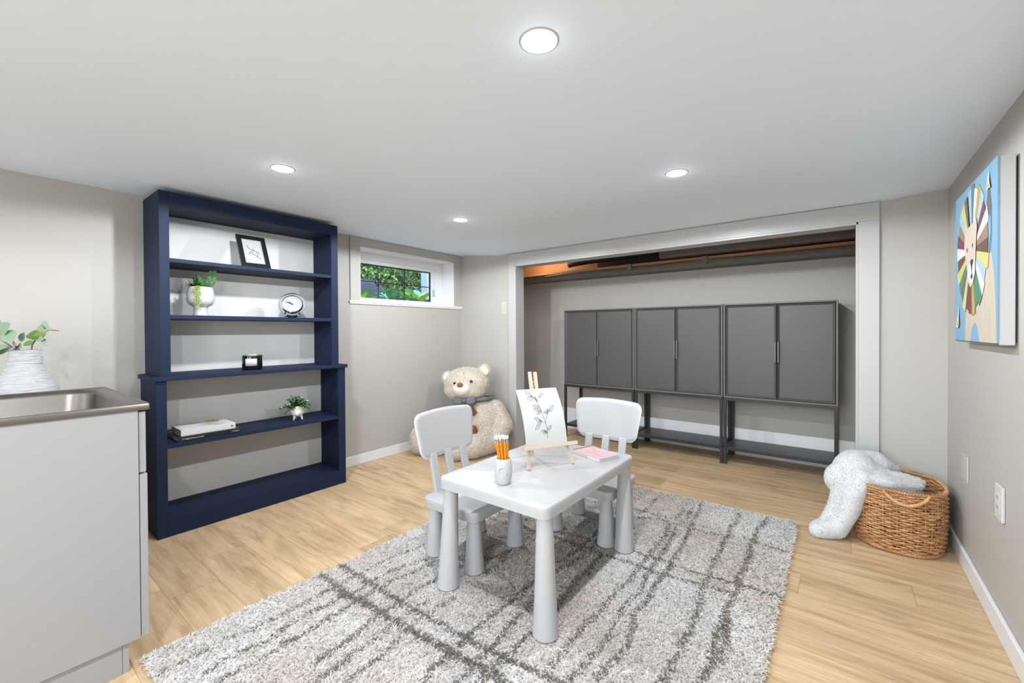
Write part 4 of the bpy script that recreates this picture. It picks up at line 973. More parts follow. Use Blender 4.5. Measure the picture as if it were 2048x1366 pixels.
caps(m, (0.165,0.0,0.375), (0.225,0.045,0.235), .080,.094); caps(m, (0.225,0.045,0.235), (0.175,0.16,0.13), .092,.075)    # arm on the right
caps(m, (-0.13,0.02,0.38), (-0.185,0.14,0.27), .078,.075); caps(m, (-0.185,0.14,0.27), (-0.06,0.215,0.225), .075,.070)       # arm on the left, hand on the tummy
caps(m, (0.13,0.09,0.115), (-0.03,0.28,0.108), .118,.106, 8); caps(m, (-0.03,0.28,0.108), (-0.155,0.33,0.088), .100,.086, 6)    # leg on the right
caps(m, (-0.17,0.06,0.115), (-0.44,0.17,0.11), .112,.100, 9); m.ell((-0.505,0.18,0.135), (.085,.085,.125), nu=20, nv=14)      # leg on the left
body = fuse('body', m, cream, t, 0.011, 5, F3)
for v in body.data.vertices: v.co.z = max(v.co.z, 0.004)
fuzz('fur', body, mat('cream_fur', (222,212,198), 0.95, var=0.05, sheen=0.3), t, 90000, 0.0085, 0.0022, 5)
def tp(name, c, r, mt, M_=None, nu=18, nv=12):
    q_ = MB(); q_.ell((0,0,0), r, nu=nu, nv=nv); R4 = F3.copy() @ Matrix.Translation(c) @ (M_ or Matrix())
    q_.v = [tuple(R4 @ Vector(v)) for v in q_.v]; return q_.build(name, mt, t, smooth=True)
eye = mat('brown_glass_eye', (40,26,20), 0.1, coat=0.6)
tp('eye', (-0.192,0.193,0.640), (.011,.009,.012), eye); tp('eye', (-0.043,0.199,0.657), (.013,.009,.013), eye)
tp('nose', (-0.136,0.248,0.634), (.028,.014,.021), mat('brown_nose', (138,84,54), 0.6, var=.05))
tp('muzzle_patch', (-0.130,0.172,0.590), (.084,.077,.064), mat('pale_short_plush', (222,214,208), 0.9, sheen=.3))
tp('ear_lining', (-0.268,0.060,0.672), (.040,.010,.040), mat('ear_plush', (236,222,196), 0.95, sheen=.3)); tp('ear_lining', (0.062,0.030,0.728), (.040,.010,.040), bpy.data.materials['ear_plush'])
tp('paw_pad', (-0.018,0.262,0.232), (.034,.030,.050), M['brown_fuzz']); tp('paw_pad', (-0.232,0.345,0.088), (.014,.040,.044), M['brown_fuzz'])
tp('paw_pad', (-0.435,0.245,0.12), (.030,.030,.042), M['brown_fuzz'])
bw = mat('grey_bow_cloth', (112,112,120), 0.85, var=.15, vscale=40, bump=.3, bscale=120); m = MB()
for s in (-1, 1):
    for k in range(5):
        a = (k-2)*.28; m.ell((-0.11+s*0.052, 0.175, 0.487+0.012*math.sin(a*3)), (.052,.020,.028-.002*k), M=None, nu=14, nv=8)
m.ell((-0.11,0.19,0.487), (.020,.022,.022), nu=12, nv=8)
m.v = [tuple(F3 @ Vector(v)) for v in m.v]; m.build('bow', bw, t, smooth=True)
m = MB()
for x0, x1, z1 in ((-.09,-.012,.36),(-.12,-.16,.37)):
    a = F3 @ Vector((x0,.185,.475)); b_2 = F3 @ Vector((x1,.172,z1)); m.bar(a, b_2, .050, .012, up=F3 @ Vector((0,1,0)))
m.build('bow_tail', mat('brown_bow_tail', (98,66,50), .85, var=.2, vscale=50), t, bevel=.004)
m = MB(); m.tube([tuple(F3 @ Vector((0.0+.135*math.cos(a)-.02, .01+.125*math.sin(a), .478+.006*math.sin(a)))) for a in np.linspace(0,2*PI,40)[:-1]], .016, 8, closed=True)
m.build('neck_ribbon', bw, t, smooth=True)

# ------------------------------------------------------------------ wicker basket
BC = Vector((0.236, 3.000, 0)); 
t = thing('wicker_basket', 'oval woven wicker basket in the right corner holding a white blanket', 'basket', BC)
wk = bpy.data.materials.new('wicker'); wk.use_nodes = True; N = wk.node_tree.nodes; L = wk.node_tree.links; b_ = N['Principled BSDF']
tc = N.new('ShaderNodeTexCoord'); no = N.new('ShaderNodeTexNoise'); no.inputs['Scale'].default_value = 26; no.inputs['Detail'].default_value = 3; L.new(tc.outputs['Object'], no.inputs['Vector'])
mp = N.new('ShaderNodeMapping'); mp.inputs['Scale'].default_value = (6,6,60); L.new(tc.outputs['Object'], mp.inputs[0]); L.new(mp.outputs[0], no.inputs['Vector']); no.inputs['Scale'].default_value = 2.2
rp = N.new('ShaderNodeValToRGB'); e = rp.color_ramp.elements; e[0].position = .30; e[0].color = (*s2l((130,84,50)),1); e[1].position = .70; e[1].color = (*s2l((202,162,120)),1); x_ = rp.color_ramp.elements.new(.5); x_.color = (*s2l((178,130,84)),1)
L.new(no.outputs['Fac'], rp.inputs[0]); L.new(rp.outputs[0], b_.inputs['Base Color']); b_.inputs['Roughness'].default_value = .42
BHH = 0.300
def bsec(z):     # half axes and centre shift with height
    f = z/BHH; bul = 0.008*math.sin(PI*min(1,f*1.0))
    return 0.172+0.012*f+bul-(0.016*(1-f/0.12)**2 if f < .12 else 0), 0.222-0.004*f+bul-(0.016*(1-f/0.12)**2 if f < .12 else 0)
def bpt(a, z, off=0.0):
    ax, ay = bsec(z); n_ = 2.5; c, s = math.cos(a), math.sin(a)
    r_ = 1/((abs(c)**n_ + abs(s)**n_)**(1/n_))
    x, y = ax*r_*c, ay*r_*s; l = math.hypot(x, y); return (x*(1+off/l), y*(1+off/l))
NS = 46; m = MB(); rows = 27; rs = random.Random(4); SEG = NS*6
for r_ in range(rows):
    z = 0.010 + (BHH-0.020)*r_/(rows-1); pts = []; rad = []; ph = rs.random()*6
    for k in range(SEG):
        a = 2*PI*k/SEG; o_ = 0.0046*math.cos(NS/2*a + (PI if r_ % 2 else 0))
        x, y = bpt(a, z, o_); pts.append((x, y, z+0.0018*math.sin(a*3+ph)+0.001*math.sin(a*11+ph*2))); rad.append(0.0056+0.0009*math.sin(a*17+ph))
    m.tube(pts, rad, 6, closed=True, flat=0.85)
m.build('woven_wall', wk, t, smooth=True, angle=80)
m = MB()
for k in range(NS):
    a = 2*PI*(k+.0)/NS; m.tube([(*bpt(a, z, 0.0), z) for z in np.linspace(0.004, BHH, 8)], 0.0032, 5)
m.build('stakes', wk, t, smooth=True)
for nm, z, rr0, ofs in (('rim_braid', BHH+0.003, .0085, 0.0), ('base_braid', 0.012, .0085, .004)):
    m = MB()
    for s in range(3):
        pts = []
        for k in range(360):
            a = 2*PI*k/360; w_ = a*38+s*2*PI/3; x, y = bpt(a, min(z,BHH), ofs+0.0055*math.cos(w_)); pts.append((x, y, z+0.0055*math.sin(w_)))
        m.tube(pts, .0048, 6, closed=True)
    m.build(nm, wk, t, smooth=True)
m = MB(); n_ = 30
poly = [bpt(2*PI*k/60, .01, -.006) for k in range(60)]; m.prism(poly, 0.003, 0.010); m.build('base', wk, t)
hw = mat('pale_wicker_wrap', (214,170,120), .45, var=.2, vscale=60)
for ac in (math.radians(-84), math.radians(96)):       # drooping wrapped handle on each long side
    m = MB(); pts = []
    for k in range(25):
        f = k/24; a = ac + (f-.5)*0.86*1.0; z = BHH+0.004 - 0.052*math.sin(PI*f)**0.8; x, y = bpt(a, max(0,min(z,BHH)), 0.012+0.006*math.sin(PI*f)); pts.append(Vector((x,y,z)))
    m.tube(pts, .0052, 8)
    for k in range(1, 60):
        f = k/60*24; i = min(int(f),23); p = pts[i].lerp(pts[i+1], f-i); d = (pts[i+1]-pts[i]).normalized(); a_ = d.orthogonal().normalized(); b2 = d.cross(a_)
        m.tube([p + (a_*math.cos(g)+b2*math.sin(g))*.0066 + d*(.0015*math.sin(g)) for g in np.linspace(0,2*PI,9)[:-1]], .0018, 4, closed=True)
    m.build('handle', hw, t, smooth=True)

# ------------------------------------------------------------------ white blanket
t = thing('fleece_blanket', 'fluffy white fleece blanket spilling out of the wicker basket onto the floor', 'blanket', (BC.x-0.1, BC.y, 0))
m = MB(); O_ = Vector(t.location)
def wc(a, b, r0, r1, n=8, sq=1.0):
    a = Vector(a)-O_; b = Vector(b)-O_
    for i in range(n+1):
        f = i/n; r_ = r0+(r1-r0)*f; m.ell(a.lerp(b, f), (r_,r_,r_*sq), nu=16, nv=10)
# filling inside the basket
m.ell(Vector((0.215,2.99,0.235))-O_, (.13,.17,.06), nu=24, nv=12)
m.ell(Vector((0.13,2.99,0.30))-O_, (.10,.13,.09), nu=28, nv=16)
# big rounded fold that rises over the left rim and its back fold
m.ell(Vector((0.075,2.965,0.340))-O_, (.098,.11,.086), nu=36, nv=20)
m.ell(Vector((0.025,2.915,0.285))-O_, (.085,.085,.088), nu=32, nv=18)
wc((0.06,3.00,0.350),(0.16,3.06,0.352),.074,.068,12); wc((0.16,3.06,0.352),(0.225,3.10,0.325),.068,.045,8)
# lobe over the near side, thinning towards the handle
wc((0.09,2.875,0.325),(0.19,2.885,0.312),.050,.040,14,.8); wc((0.19,2.885,0.312),(0.325,2.965,0.298),.040,.020,14,.7); wc((0.16,2.96,0.335),(0.325,3.02,0.302),.052,.026,14,.7)
# the wide tail that falls to the floor
for dx_, dy_, k_ in ((0,0,1.0),(-0.040,0.030,.90)):
    wc((0.090+dx_,2.870+dy_,0.320),(0.055+dx_,2.840+dy_,0.240),.056*k_,.052*k_,12); wc((0.055+dx_,2.840+dy_,0.240),(0.030+dx_,2.830+dy_,0.140),.052*k_,.050*k_,12); wc((0.030+dx_,2.830+dy_,0.140),(0.000+dx_,2.815+dy_,0.070),.050*k_,.046*k_,10)
wc((-0.010,2.805,0.056),(-0.092,2.768,0.036),.048,.035,12); wc((-0.050,2.83,0.052),(-0.092,2.795,0.038),.042,.034,10)
blk_ = fuse('cloth', m, M['white_cloth'], t, 0.007, 14)
# folds running down the cloth
for v in blk_.data.vertices:
    p = v.co; n_ = v.normal
    u_ = p.x*0.75-p.y*0.65; w_ = p.z*0.9-p.x*0.35
    g = math.sin(u_*34+2.2*math.sin(w_*9)+w_*10); g2 = math.sin(u_*17-w_*13+1.7)
    v.co = p + n_*(0.0050*(abs(g)**.7*math.copysign(1,g)) + 0.0050*g2)
    v.co.z = max(v.co.z, 0.003)
fuzz('pile', blk_, mat('white_fleece_pile', (216,215,215), 0.95, var=.02, sheen=.3), t, 70000, 0.0035, 0.0018, 9)

# ------------------------------------------------------------------ lion canvas on the right wall
PXF = 0.414; py0, py1, pz0, pz1 = 2.098, 2.735, 1.050, 1.672
t = thing('lion_canvas', 'blue canvas painting of a lion with a rainbow mane on the right wall', 'painting', (XR, (py0+py1)/2, (pz0+pz1)/2))
yc_, zc_ = t.location.y, t.location.z
MB().box((PXF-XR+0.004, py0-yc_+0.004, pz0-zc_-0.006), (-0.006, py1-yc_-0.004, pz1-zc_-0.002)).build('stretcher_edge', mat('white_canvas_edge', (188,188,189), .7, var=.01, bump=.1, bscale=200), t, bevel=0.002)
MB().box((-0.006, py0-yc_+0.012, pz0-zc_+0.006), (-0.0004, py1-yc_-0.012, pz1-zc_-0.010)).build('wall_shadow_gap', M['black'], t)  # black strip standing in for the shadow between canvas and wall
blue = mat('canvas_blue', (122,160,184), .8, var=.06, vscale=14, bump=.15, bscale=300)
MB().box((PXF-XR, py0-yc_, pz0-zc_), (PXF-XR+0.004, py1-yc_, pz1-zc_)).build('painted_face', blue, t)
MB().box((PXF-XR+0.0005, py0-yc_, pz0-zc_-0.0035), (PXF-XR+0.004, py1-yc_, pz0-zc_)).build('bottom_shadow_line', M['black'], t)  # shadow along the bottom of the face, drawn as a black line
PWD, PHT = py1-py0, pz1-pz0
lay = [0]
def paint(name, polys, mt):       # polys in picture space: u 0..1 left to right as seen, v 0..1 bottom to top
    lay[0] += 1; x = PXF-XR-0.0002-0.00012*lay[0]; m = MB()
    for poly in polys: m.add([(x, py1-yc_-u*PWD, pz0-zc_+v*PHT) for u, v in poly], [tuple(range(len(poly)))])
    return m.build(name, mt, t)
pc = {}
def pmat(k, rgb): pc[k] = mat('paint_'+k, tuple(int((v*.78+.22*(sum(rgb)/3))*.90) for v in rgb), .8, var=.07, vscale=20, bump=.1, bscale=300); return pc[k]
C_ = [pmat('ochre',(206,170,84)), pmat('brown',(122,84,72)), pmat('slate',(104,132,150)), pmat('cream',(232,226,190)), pmat('yellow',(232,214,104)), pmat('maroon',(138,70,92)), pmat('white',(226,230,238)), pmat('tan',(166,138,104)), pmat('sky',(164,206,224)), pmat('green',(88,150,112)), pmat('lime',(214,222,130)), pmat('taupe',(120,112,104))]
body_m = pmat('lion_body', (214,196,172))
for n__ in body_m.node_tree.nodes:
    if n__.type == 'MAPPING': n__.inputs['Scale'].default_value = (1, 2.2, .35)
    if n__.type == 'MAP_RANGE': n__.inputs[3].default_value = .80; n__.inputs[4].default_value = 1.18
body_m; face_m = pmat('lion_face', (222,202,182)); dk = pmat('dark', (74,52,56)); 
# body, legs
paint('lion_body', [[(.30,0),(.30,.20),(.34,.30),(.46,.36),(.60,.40),(.78,.50),(.84,.54),(.90,.50),(.95,.38),(.985,.22),(1,.05),(1,0),(.66,0),(.60,.10),(.55,.12),(.48,.09),(.44,0)]], body_m)
paint('tail', [[(.83,.50),(.88,.62),(.86,.80),(.84,.90),(.87,.86),(.90,.74),(.905,.60),(.875,.50)]], C_[2]); paint('tail_tuft', [[(.84,.90),(.80,.80),(.82,.74),(.87,.70),(.90,.76)]], C_[11])
# mane of wedges
mc = (.47,.575); order = [8,2,6,0,8,5,6,7,1,4,8,6,9,9,0,5,1,10,11,9,4,1,6,5,7,8,4,11]
N_w = len(order); R1, R2 = .375, .40
for k, ci in enumerate(order):
    a0 = PI/2+.28 - 2*PI*k/N_w; a1 = PI/2+.28 - 2*PI*(k+1)/N_w; rj = 1+.05*math.sin(k*2.3)
    poly = [(mc[0]+.10*math.cos(a0), mc[1]+.10*math.sin(a0))]
    for f in np.linspace(0,1,4): a = a0+(a1-a0)*f; poly.append((mc[0]+R1*rj*math.cos(a), mc[1]+R2*rj*math.sin(a)))
    poly.append((mc[0]+.10*math.cos(a1), mc[1]+.10*math.sin(a1)))
    paint('mane_wedge', [poly], C_[ci])
paint('lion_face', [[(.30,.62),(.32,.70),(.40,.73),(.50,.735),(.60,.76),(.62,.70),(.60,.60),(.585,.50),(.58,.42),(.53,.36),(.47,.34),(.41,.38),(.37,.48),(.32,.56)]], face_m)
paint('lion_muzzle', [[(.42,.48),(.40,.42),(.46,.37),(.52,.37),(.58,.43),(.56,.48),(.50,.50)]], C_[6])
paint('lion_nose', [[(.46,.505),(.50,.52),(.54,.505),(.515,.47),(.505,.43),(.53,.405),(.50,.39),(.47,.405),(.495,.43),(.485,.47)]], dk)
paint('lion_eye', [[(.385+.012*math.cos(a), .590+.016*math.sin(a)) for a in np.linspace(0,2*PI,10)[:-1]], [(.520+.012*math.cos(a), .600+.016*math.sin(a)) for a in np.linspace(0,2*PI,10)[:-1]]], dk)
paint('butterfly', [[(.86,.97),(.84,.90),(.82,.86),(.86,.865),(.90,.86),(.88,.90)], [(.14,.26),(.12,.18),(.08,.12),(.07,.09),(.12,.085),(.16,.10),(.15,.17)]], C_[3]); paint('butterfly_shade', [[(.13,.14),(.10,.10),(.15,.095)],[(.86,.90),(.84,.87),(.88,.87)]], C_[0])
pz = t

# ------------------------------------------------------------------ wall plates
t = thing('blank_plate', 'white blank wall plate on the right wall, farther one near the basket', 'wall plate', (XR, 2.815, 0.463))
MB().box((-0.006,-0.058,-0.060),(-0.0004,0.058,0.060)).build('plate', mat('painted_plate', (186,182,176), .5, var=.01), t, bevel=0.002)
t = thing('wall_outlet', 'white wall outlet on the right wall, nearer one above the baseboard', 'outlet', (XR, 2.268, 0.476))
MB().box((-0.010,-0.042,-0.062),(-0.0004,0.042,0.062)).build('plate', M['plate'], t, bevel=0.003)
MB().box((-0.0115,-0.024,-0.036),(-0.010,0.024,0.036)).build('receptacle', mat('grey_receptacle', (206,204,200), .4), t, bevel=0.001)
m = MB()
for z in (-.018,.018):
    for y in (-.008,.008): m.box((-0.0119,y-.0015,z-.006),(-0.0115,y+.0015,z+.006))
m.build('slots', M['ink_blk'], t)
t = thing('light_switch', 'white light switch on the back wall beside the alcove casing', 'light switch', (-2.586, YB, 1.323))
MB().box((-0.034,-0.006,-0.066),(0.034,-0.0004,0.066)).build('plate', mat('painted_switch_plate', (188,184,178), .45, var=.01), t, bevel=0.002)
MB().box((-0.016,-0.010,-0.033),(0.016,-0.006,0.033)).build('rocker', bpy.data.materials['painted_switch_plate'], t, bevel=0.0015)

# ------------------------------------------------------------------ rug
RX0, RX1, RY0, RY1 = -1.842, -0.188, 0.358, 2.850
t = thing('shag_rug', 'light grey shag rug with charcoal crossing lines under the table', 'rug', ((RX0+RX1)/2, (RY0+RY1)/2, 0))
cx_, cy_ = t.location.x, t.location.y
MB().prism(rrect(RX0-cx_+.006, RY0-cy_+.006, RX1-cx_-.006, RY1-cy_-.006, .03, 6), 0.001, 0.014).build('backing', mat('rug_backing', (232,228,224), .95, var=.05, vscale=60, bump=.3), t)
RUG_LINES=[(16,[(-1.827,1.061),(-1.683,1.067),(-1.558,1.068),(-1.401,1.063),(-1.265,1.064),(-1.151,1.073),(-1.048,1.078),(-0.953,1.083),(-0.873,1.088),(-0.789,1.098),(-0.713,1.106),(-0.669,1.112)]),(22,[(-1.819,0.97),(-1.786,0.968),(-1.707,0.965),(-1.615,0.957),(-1.548,0.971),(-1.438,0.974),(-1.357,0.978),(-1.253,0.98),(-1.176,0.988),(-1.093,0.997),(-1.026,0.996),(-0.933,1.006),(-0.855,1.014),(-0.817,1.011)]),(10,[(-1.194,1.897),(-1.114,1.889),(-1.033,1.888),(-0.995,1.894),(-0.935,1.886),(-0.847,1.885),(-0.732,1.893),(-0.675,1.883),(-0.609,1.882),(-0.538,1.895),(-0.518,1.906),(-0.451,1.914),(-0.35,1.917)]),(10,[(-1.216,1.932),(-1.152,1.969),(-1.069,1.971),(-1.034,1.968),(-0.965,1.963),(-0.876,1.975),(-0.793,2.002),(-0.743,1.997),(-0.682,2.002),(-0.615,2.005),(-0.624,1.989),(-0.475,1.991),(-0.341,2.004),(-0.296,2.011),(-0.185,2.015)]),(7,[(-0.982,2.48),(-0.85,2.482),(-0.758,2.474),(-0.637,2.466),(-0.521,2.518)]),(9,[(-0.937,2.365),(-0.832,2.43),(-0.593,2.418),(-0.481,2.436),(-0.393,2.481),(-0.333,2.455),(-0.211,2.441)]),(8,[(-1.666,1.861),(-1.586,1.854),(-1.502,1.853),(-1.45,1.86)]),(7,[(-1.673,1.955),(-1.567,1.949),(-1.463,1.959),(-1.379,1.97)]),(7,[(-1.373,1.937),(-1.388,1.889),(-1.367,1.868),(-1.292,1.89),(-1.293,1.809),(-1.298,1.773)]),(7,[(-1.702,1.677),(-1.705,1.738),(-1.701,1.767)]),(8,[(-1.422,1.713),(-1.386,1.729)]),(12,[(-1.282,1.643),(-1.276,1.591),(-1.255,1.534),(-1.248,1.48),(-1.244,1.418)]),(8,[(-1.389,1.641),(-1.385,1.605),(-1.37,1.557),(-1.318,1.504)]),(9,[(-1.288,1.638),(-1.301,1.572),(-1.322,1.502)]),(8,[(-1.719,0.558),(-1.694,0.628),(-1.693,0.718),(-1.691,0.803),(-1.69,0.874),(-1.695,0.937),(-1.696,0.994),(-1.695,1.058),(-1.698,1.089),(-1.702,1.179),(-1.692,1.286),(-1.673,1.381),(-1.668,1.442)]),(9,[(-1.597,0.466),(-1.606,0.529),(-1.599,0.591),(-1.59,0.646),(-1.591,0.678),(-1.623,0.764),(-1.616,0.821),(-1.601,0.899),(-1.604,0.892),(-1.613,0.931),(-1.591,0.947),(-1.588,0.996),(-1.604,1.043),(-1.61,1.07),(-1.606,1.159),(-1.586,1.243),(-1.552,1.341)]),(9,[(-1.523,0.492),(-1.527,0.54),(-1.515,0.581),(-1.517,0.636),(-1.512,0.681),(-1.513,0.724),(-1.543,0.665),(-1.521,0.759),(-1.536,0.855),(-1.518,0.825),(-1.531,0.887),(-1.536,0.943),(-1.536,0.989),(-1.537,1.016),(-1.538,1.053),(-1.544,1.069),(-1.532,1.128),(-1.518,1.214),(-1.52,1.28),(-1.503,1.353)]),(10,[(-1.356,0.699),(-1.365,0.74),(-1.361,0.735),(-1.369,0.801),(-1.368,0.857),(-1.383,0.927),(-1.394,0.974),(-1.396,1.006),(-1.389,1.054),(-1.396,1.104),(-1.401,1.167),(-1.395,1.242),(-1.393,1.387),(-1.379,1.398)]),(8,[(-1.291,0.678),(-1.288,0.714),(-1.289,0.766),(-1.294,0.818),(-1.291,0.86),(-1.296,0.905),(-1.313,0.965),(-1.311,1.005),(-1.309,1.073),(-1.302,1.147)]),(10,[(-1.207,0.72),(-1.214,0.747),(-1.218,0.79),(-1.209,0.839),(-1.217,0.876),(-1.219,0.914),(-1.236,0.957),(-1.248,0.991),(-1.25,1.051),(-1.246,1.103),(-1.25,1.16),(-1.231,1.21)]),(13,[(-1.018,0.858),(-1.032,0.902),(-1.027,0.946),(-1.034,1.009),(-1.033,1.062),(-1.045,1.109),(-1.042,1.186),(-1.047,1.271),(-1.038,1.384),(-1.045,1.507),(-1.049,1.677),(-1.027,1.741),(-1.028,1.799),(-1.017,1.86),(-1.02,1.941),(-1.032,2.029),(-1.029,2.093)]),(12,[(-0.935,0.916),(-0.934,0.965),(-0.938,1.032),(-0.943,1.084),(-0.946,1.142),(-0.959,1.203),(-0.96,1.279),(-0.962,1.378),(-1.007,1.611),(-1.005,1.671),(-0.979,1.706),(-0.975,1.797),(-0.975,1.901),(-0.992,2.0)]),(12,[(-0.877,0.971),(-0.878,1.042),(-0.87,1.114),(-0.874,1.176),(-0.871,1.233),(-0.901,1.62),(-0.899,1.656),(-0.892,1.683),(-0.907,1.769),(-0.908,1.831),(-0.912,1.887)]),(10,[(-0.737,1.112),(-0.74,1.252),(-0.742,1.355),(-0.731,1.47),(-0.737,1.624),(-0.715,1.75),(-0.728,1.894),(-0.722,2.019),(-0.723,2.255),(-0.762,2.432)]),(11,[(-0.659,1.133),(-0.653,1.223),(-0.642,1.363),(-0.659,1.492),(-0.668,1.588),(-0.653,1.714),(-0.678,1.837),(-0.674,1.903),(-0.684,1.995),(-0.68,2.144),(-0.704,2.38)]),(12,[(-0.601,1.185),(-0.592,1.278),(-0.577,1.384),(-0.594,1.498),(-0.621,1.565),(-0.609,1.682),(-0.621,1.793),(-0.611,1.903),(-0.617,2.011),(-0.627,2.223),(-0.64,2.383),(-0.659,2.586),(-0.676,2.796)]),(11,[(-0.432,1.299),(-0.432,1.407),(-0.426,1.565),(-0.428,1.7),(-0.452,1.866),(-0.453,1.977),(-0.46,2.096),(-0.465,2.249),(-0.465,2.47),(-0.466,2.784)]),(14,[(-0.337,1.371),(-0.331,1.484),(-0.347,1.605),(-0.343,1.709),(-0.343,1.822),(-0.332,1.983),(-0.35,2.055),(-0.338,2.256),(-0.35,2.432),(-0.348,2.625),(-0.326,2.81)]),(12,[(-0.311,1.499),(-0.314,1.612),(-0.328,1.742)]),(8,[(-0.931,2.779),(-0.922,2.525),(-0.935,2.432)]),(8,[(-1.04,2.764),(-1.02,2.696),(-1.027,2.594)]),(10,[(-0.739,2.5),(-0.741,2.661)]),(10,[(-0.691,2.511),(-0.703,2.689)]),(7,[(-1.71,0.37),(-1.715,0.419),(-1.698,0.447),(-1.709,0.473),(-1.706,0.516)]),(12,[(-1.361,0.703),(-1.368,0.772),(-1.36,0.821)]),(12,[(-1.287,0.652),(-1.284,0.683),(-1.28,0.743),(-1.283,0.774)]),(7,[(-1.603,0.456),(-1.597,0.466),(-1.601,0.484)]),(9,[(-1.525,0.466),(-1.525,0.516),(-1.527,0.54)]),(8,[(-1.697,0.895),(-1.707,0.95),(-1.696,0.994)]),(8,[(-1.607,0.847),(-1.604,0.892)]),(7,[(-0.896,1.089),(-0.863,1.097)])]
rg = np.random.default_rng(21); NB = 250000
X_ = rg.uniform(RX0, RX1, NB); Y_ = rg.uniform(RY0, RY1, NB)
def fnoise(x, y, s, seed):
    r2 = np.random.default_rng(seed); v = 0
    for k in range(6):
        a = r2.uniform(0, 2*PI); f = s*r2.uniform(.6, 1.7); v = v + np.sin((x*np.cos(a)+y*np.sin(a))*f + r2.uniform(0, 6))
    return v/6
wob = 0.006*fnoise(X_, Y_, 45, 3); wob2 = 0.006*fnoise(X_, Y_, 45, 4)
QX, QY = X_+wob, Y_+wob2; dark = np.zeros(NB)
brk = 0.55+0.9*fnoise(X_, Y_, 14, 8)           # thick and thin runs of yarn
for w_, pts in RUG_LINES:
    P_ = np.array(pts); best = np.full(NB, 9.0)
    for a, b in zip(P_[:-1], P_[1:]):
        d = b-a; l2 = d@d
        if l2 < 1e-8: continue
        tt = np.clip(((QX-a[0])*d[0]+(QY-a[1])*d[1])/l2, 0, 1); dx = QX-(a[0]+tt*d[0]); dy = QY-(a[1]+tt*d[1]); best = np.minimum(best, np.hypot(dx, dy))
    hw_ = w_/1000*0.70*(0.8+0.4*np.clip(brk, 0, 1)); dark = np.maximum(dark, (best < hw_).astype(float))
dark *= (rg.random(NB) < 0.96)
tint = np.clip(.5+1.1*fnoise(X_, Y_, 7, 11)+.4*fnoise(X_, Y_, 20, 12), 0, 1)[:,None]
light = np.array(s2l((236,234,231)))*(1-tint)+np.array(s2l((222,211,202)))*tint
dk_ = np.array(s2l((142,135,129))); col_ = light*(1-dark[:,None])+dk_*dark[:,None]
col_ *= (0.90+0.2*rg.random(NB))[:,None]
fleck = rg.random(NB) < .035; col_[fleck] *= 0.62
ang = rg.uniform(0, 2*PI, NB); lean = np.clip(rg.normal(0.98, .22, NB), .3, 1.4); ln_ = rg.uniform(.014,.021,NB)
sw = fnoise(X_, Y_, 9, 31)*PI
dx = np.cos(ang)*np.sin(lean)+.35*np.cos(sw); dy = np.sin(ang)*np.sin(lean)+.35*np.sin(sw); dz = np.cos(lean)
nn3 = np.sqrt(dx*dx+dy*dy+dz*dz); D_ = np.stack([dx/nn3, dy/nn3, dz/nn3], 1)
S_ = np.cross(D_, np.array([0,0,1.0])+.30*rg.normal(size=(NB,3))); S_ /= np.linalg.norm(S_, axis=1)[:,None]
B0 = np.stack([X_-cx_, Y_-cy_, np.full(NB, .0125)], 1); w2 = rg.uniform(.0014,.0022,NB)[:,None]; l2_ = ln_[:,None]
curl = np.stack([np.cos(ang), np.sin(ang), -0.9*np.ones(NB)], 1)*l2_*.20
V_ = np.stack([B0-S_*w2, B0+S_*w2, B0+D_*l2_*.6+S_*w2, B0+D_*l2_+curl, B0+D_*l2_*.6-S_*w2], 1)
# tufts under a foot are pressed flat
V_ = V_.reshape(-1,3)
feet = [(-0.828,1.262),(-1.318,1.258),(-0.842,1.990),(-1.325,1.995)]
for sx in (-1,1):
    for sy in (-1,1): feet += [(-1.434+sx*.127, 1.560+sy*.152), (-1.085+sy*.152, 2.112-sx*.127)]
for fx_, fy_ in feet:
    near = np.hypot(V_[:,0]+cx_-fx_, V_[:,1]+cy_-fy_) < .0475; V_[near,2] = np.minimum(V_[near,2], RZ-.0012)
quick_mesh('pile', V_, 5, attr_mat('rug_yarn', rough=.95, sheen=.1), t, col_)

# ------------------------------------------------------------------ outside the window
tag(MB().box((-9, -0.5, 1.24), (XL-WT-0.02, 8.5, 1.34)).build('garden_ground', mat('garden_soil', (86,78,60), .95, var=.3, bump=.4)), 'garden soil outside the small window', 'ground')['kind'] = 'structure'
g1 = [mat('hosta_lime', (206,240,104), .5, var=.15), mat('hosta_green', (110,180,84), .5, var=.2), mat('hosta_blue', (130,176,146), .5, var=.15)]
rs = random.Random(9)
def hosta(x, y, s, k, label):
    t = thing('hosta', label, 'plant', (x, y, 1.341), 0, 'hostas outside the window')
    for mi in range(2):
        m = MB()
        for i in range(34):
            a = rs.random()*2*PI; e = rs.uniform(.4,1.35); L_ = s*rs.uniform(.6,1); d = Vector((math.cos(a)*math.cos(e), math.sin(a)*math.cos(e), math.sin(e)))
            b0 = d*(L_*.35); m.tube([(0,0,.0), b0], .006, 4); leaf(m, b0, d+Vector((0,0,-.35)), (0,0,1), L_*.42, L_*.20, .35)
        m.build('leaves', g1[(k+mi) % 3], t, smooth=True)
for k, (x, y, s) in enumerate(((-4.2,2.72,.36),(-4.2,3.12,.42),(-4.2,3.52,.45),(-4.72,3.02,.44),(-4.72,3.44,.50),(-4.72,3.86,.54),(-4.25,3.92,.42),(-5.2,4.00,.56))):
    hosta(x, y, s, k, ('lime green hosta low in the window, %s','green hosta low in the window, %s','blue green hosta low in the window, %s')[k%3] % ('first from the left','second from the left in front','middle of the front row','left of the back row','centre of the back row','right of the back row','rightmost in front','farthest right')[k])
lm = [mat('shrub_leaf_light', (176,210,130), .6, var=.2), mat('shrub_leaf_dark', (96,128,76), .6, var=.3), mat('shrub_leaf_mid', (140,180,110), .6, var=.2)]
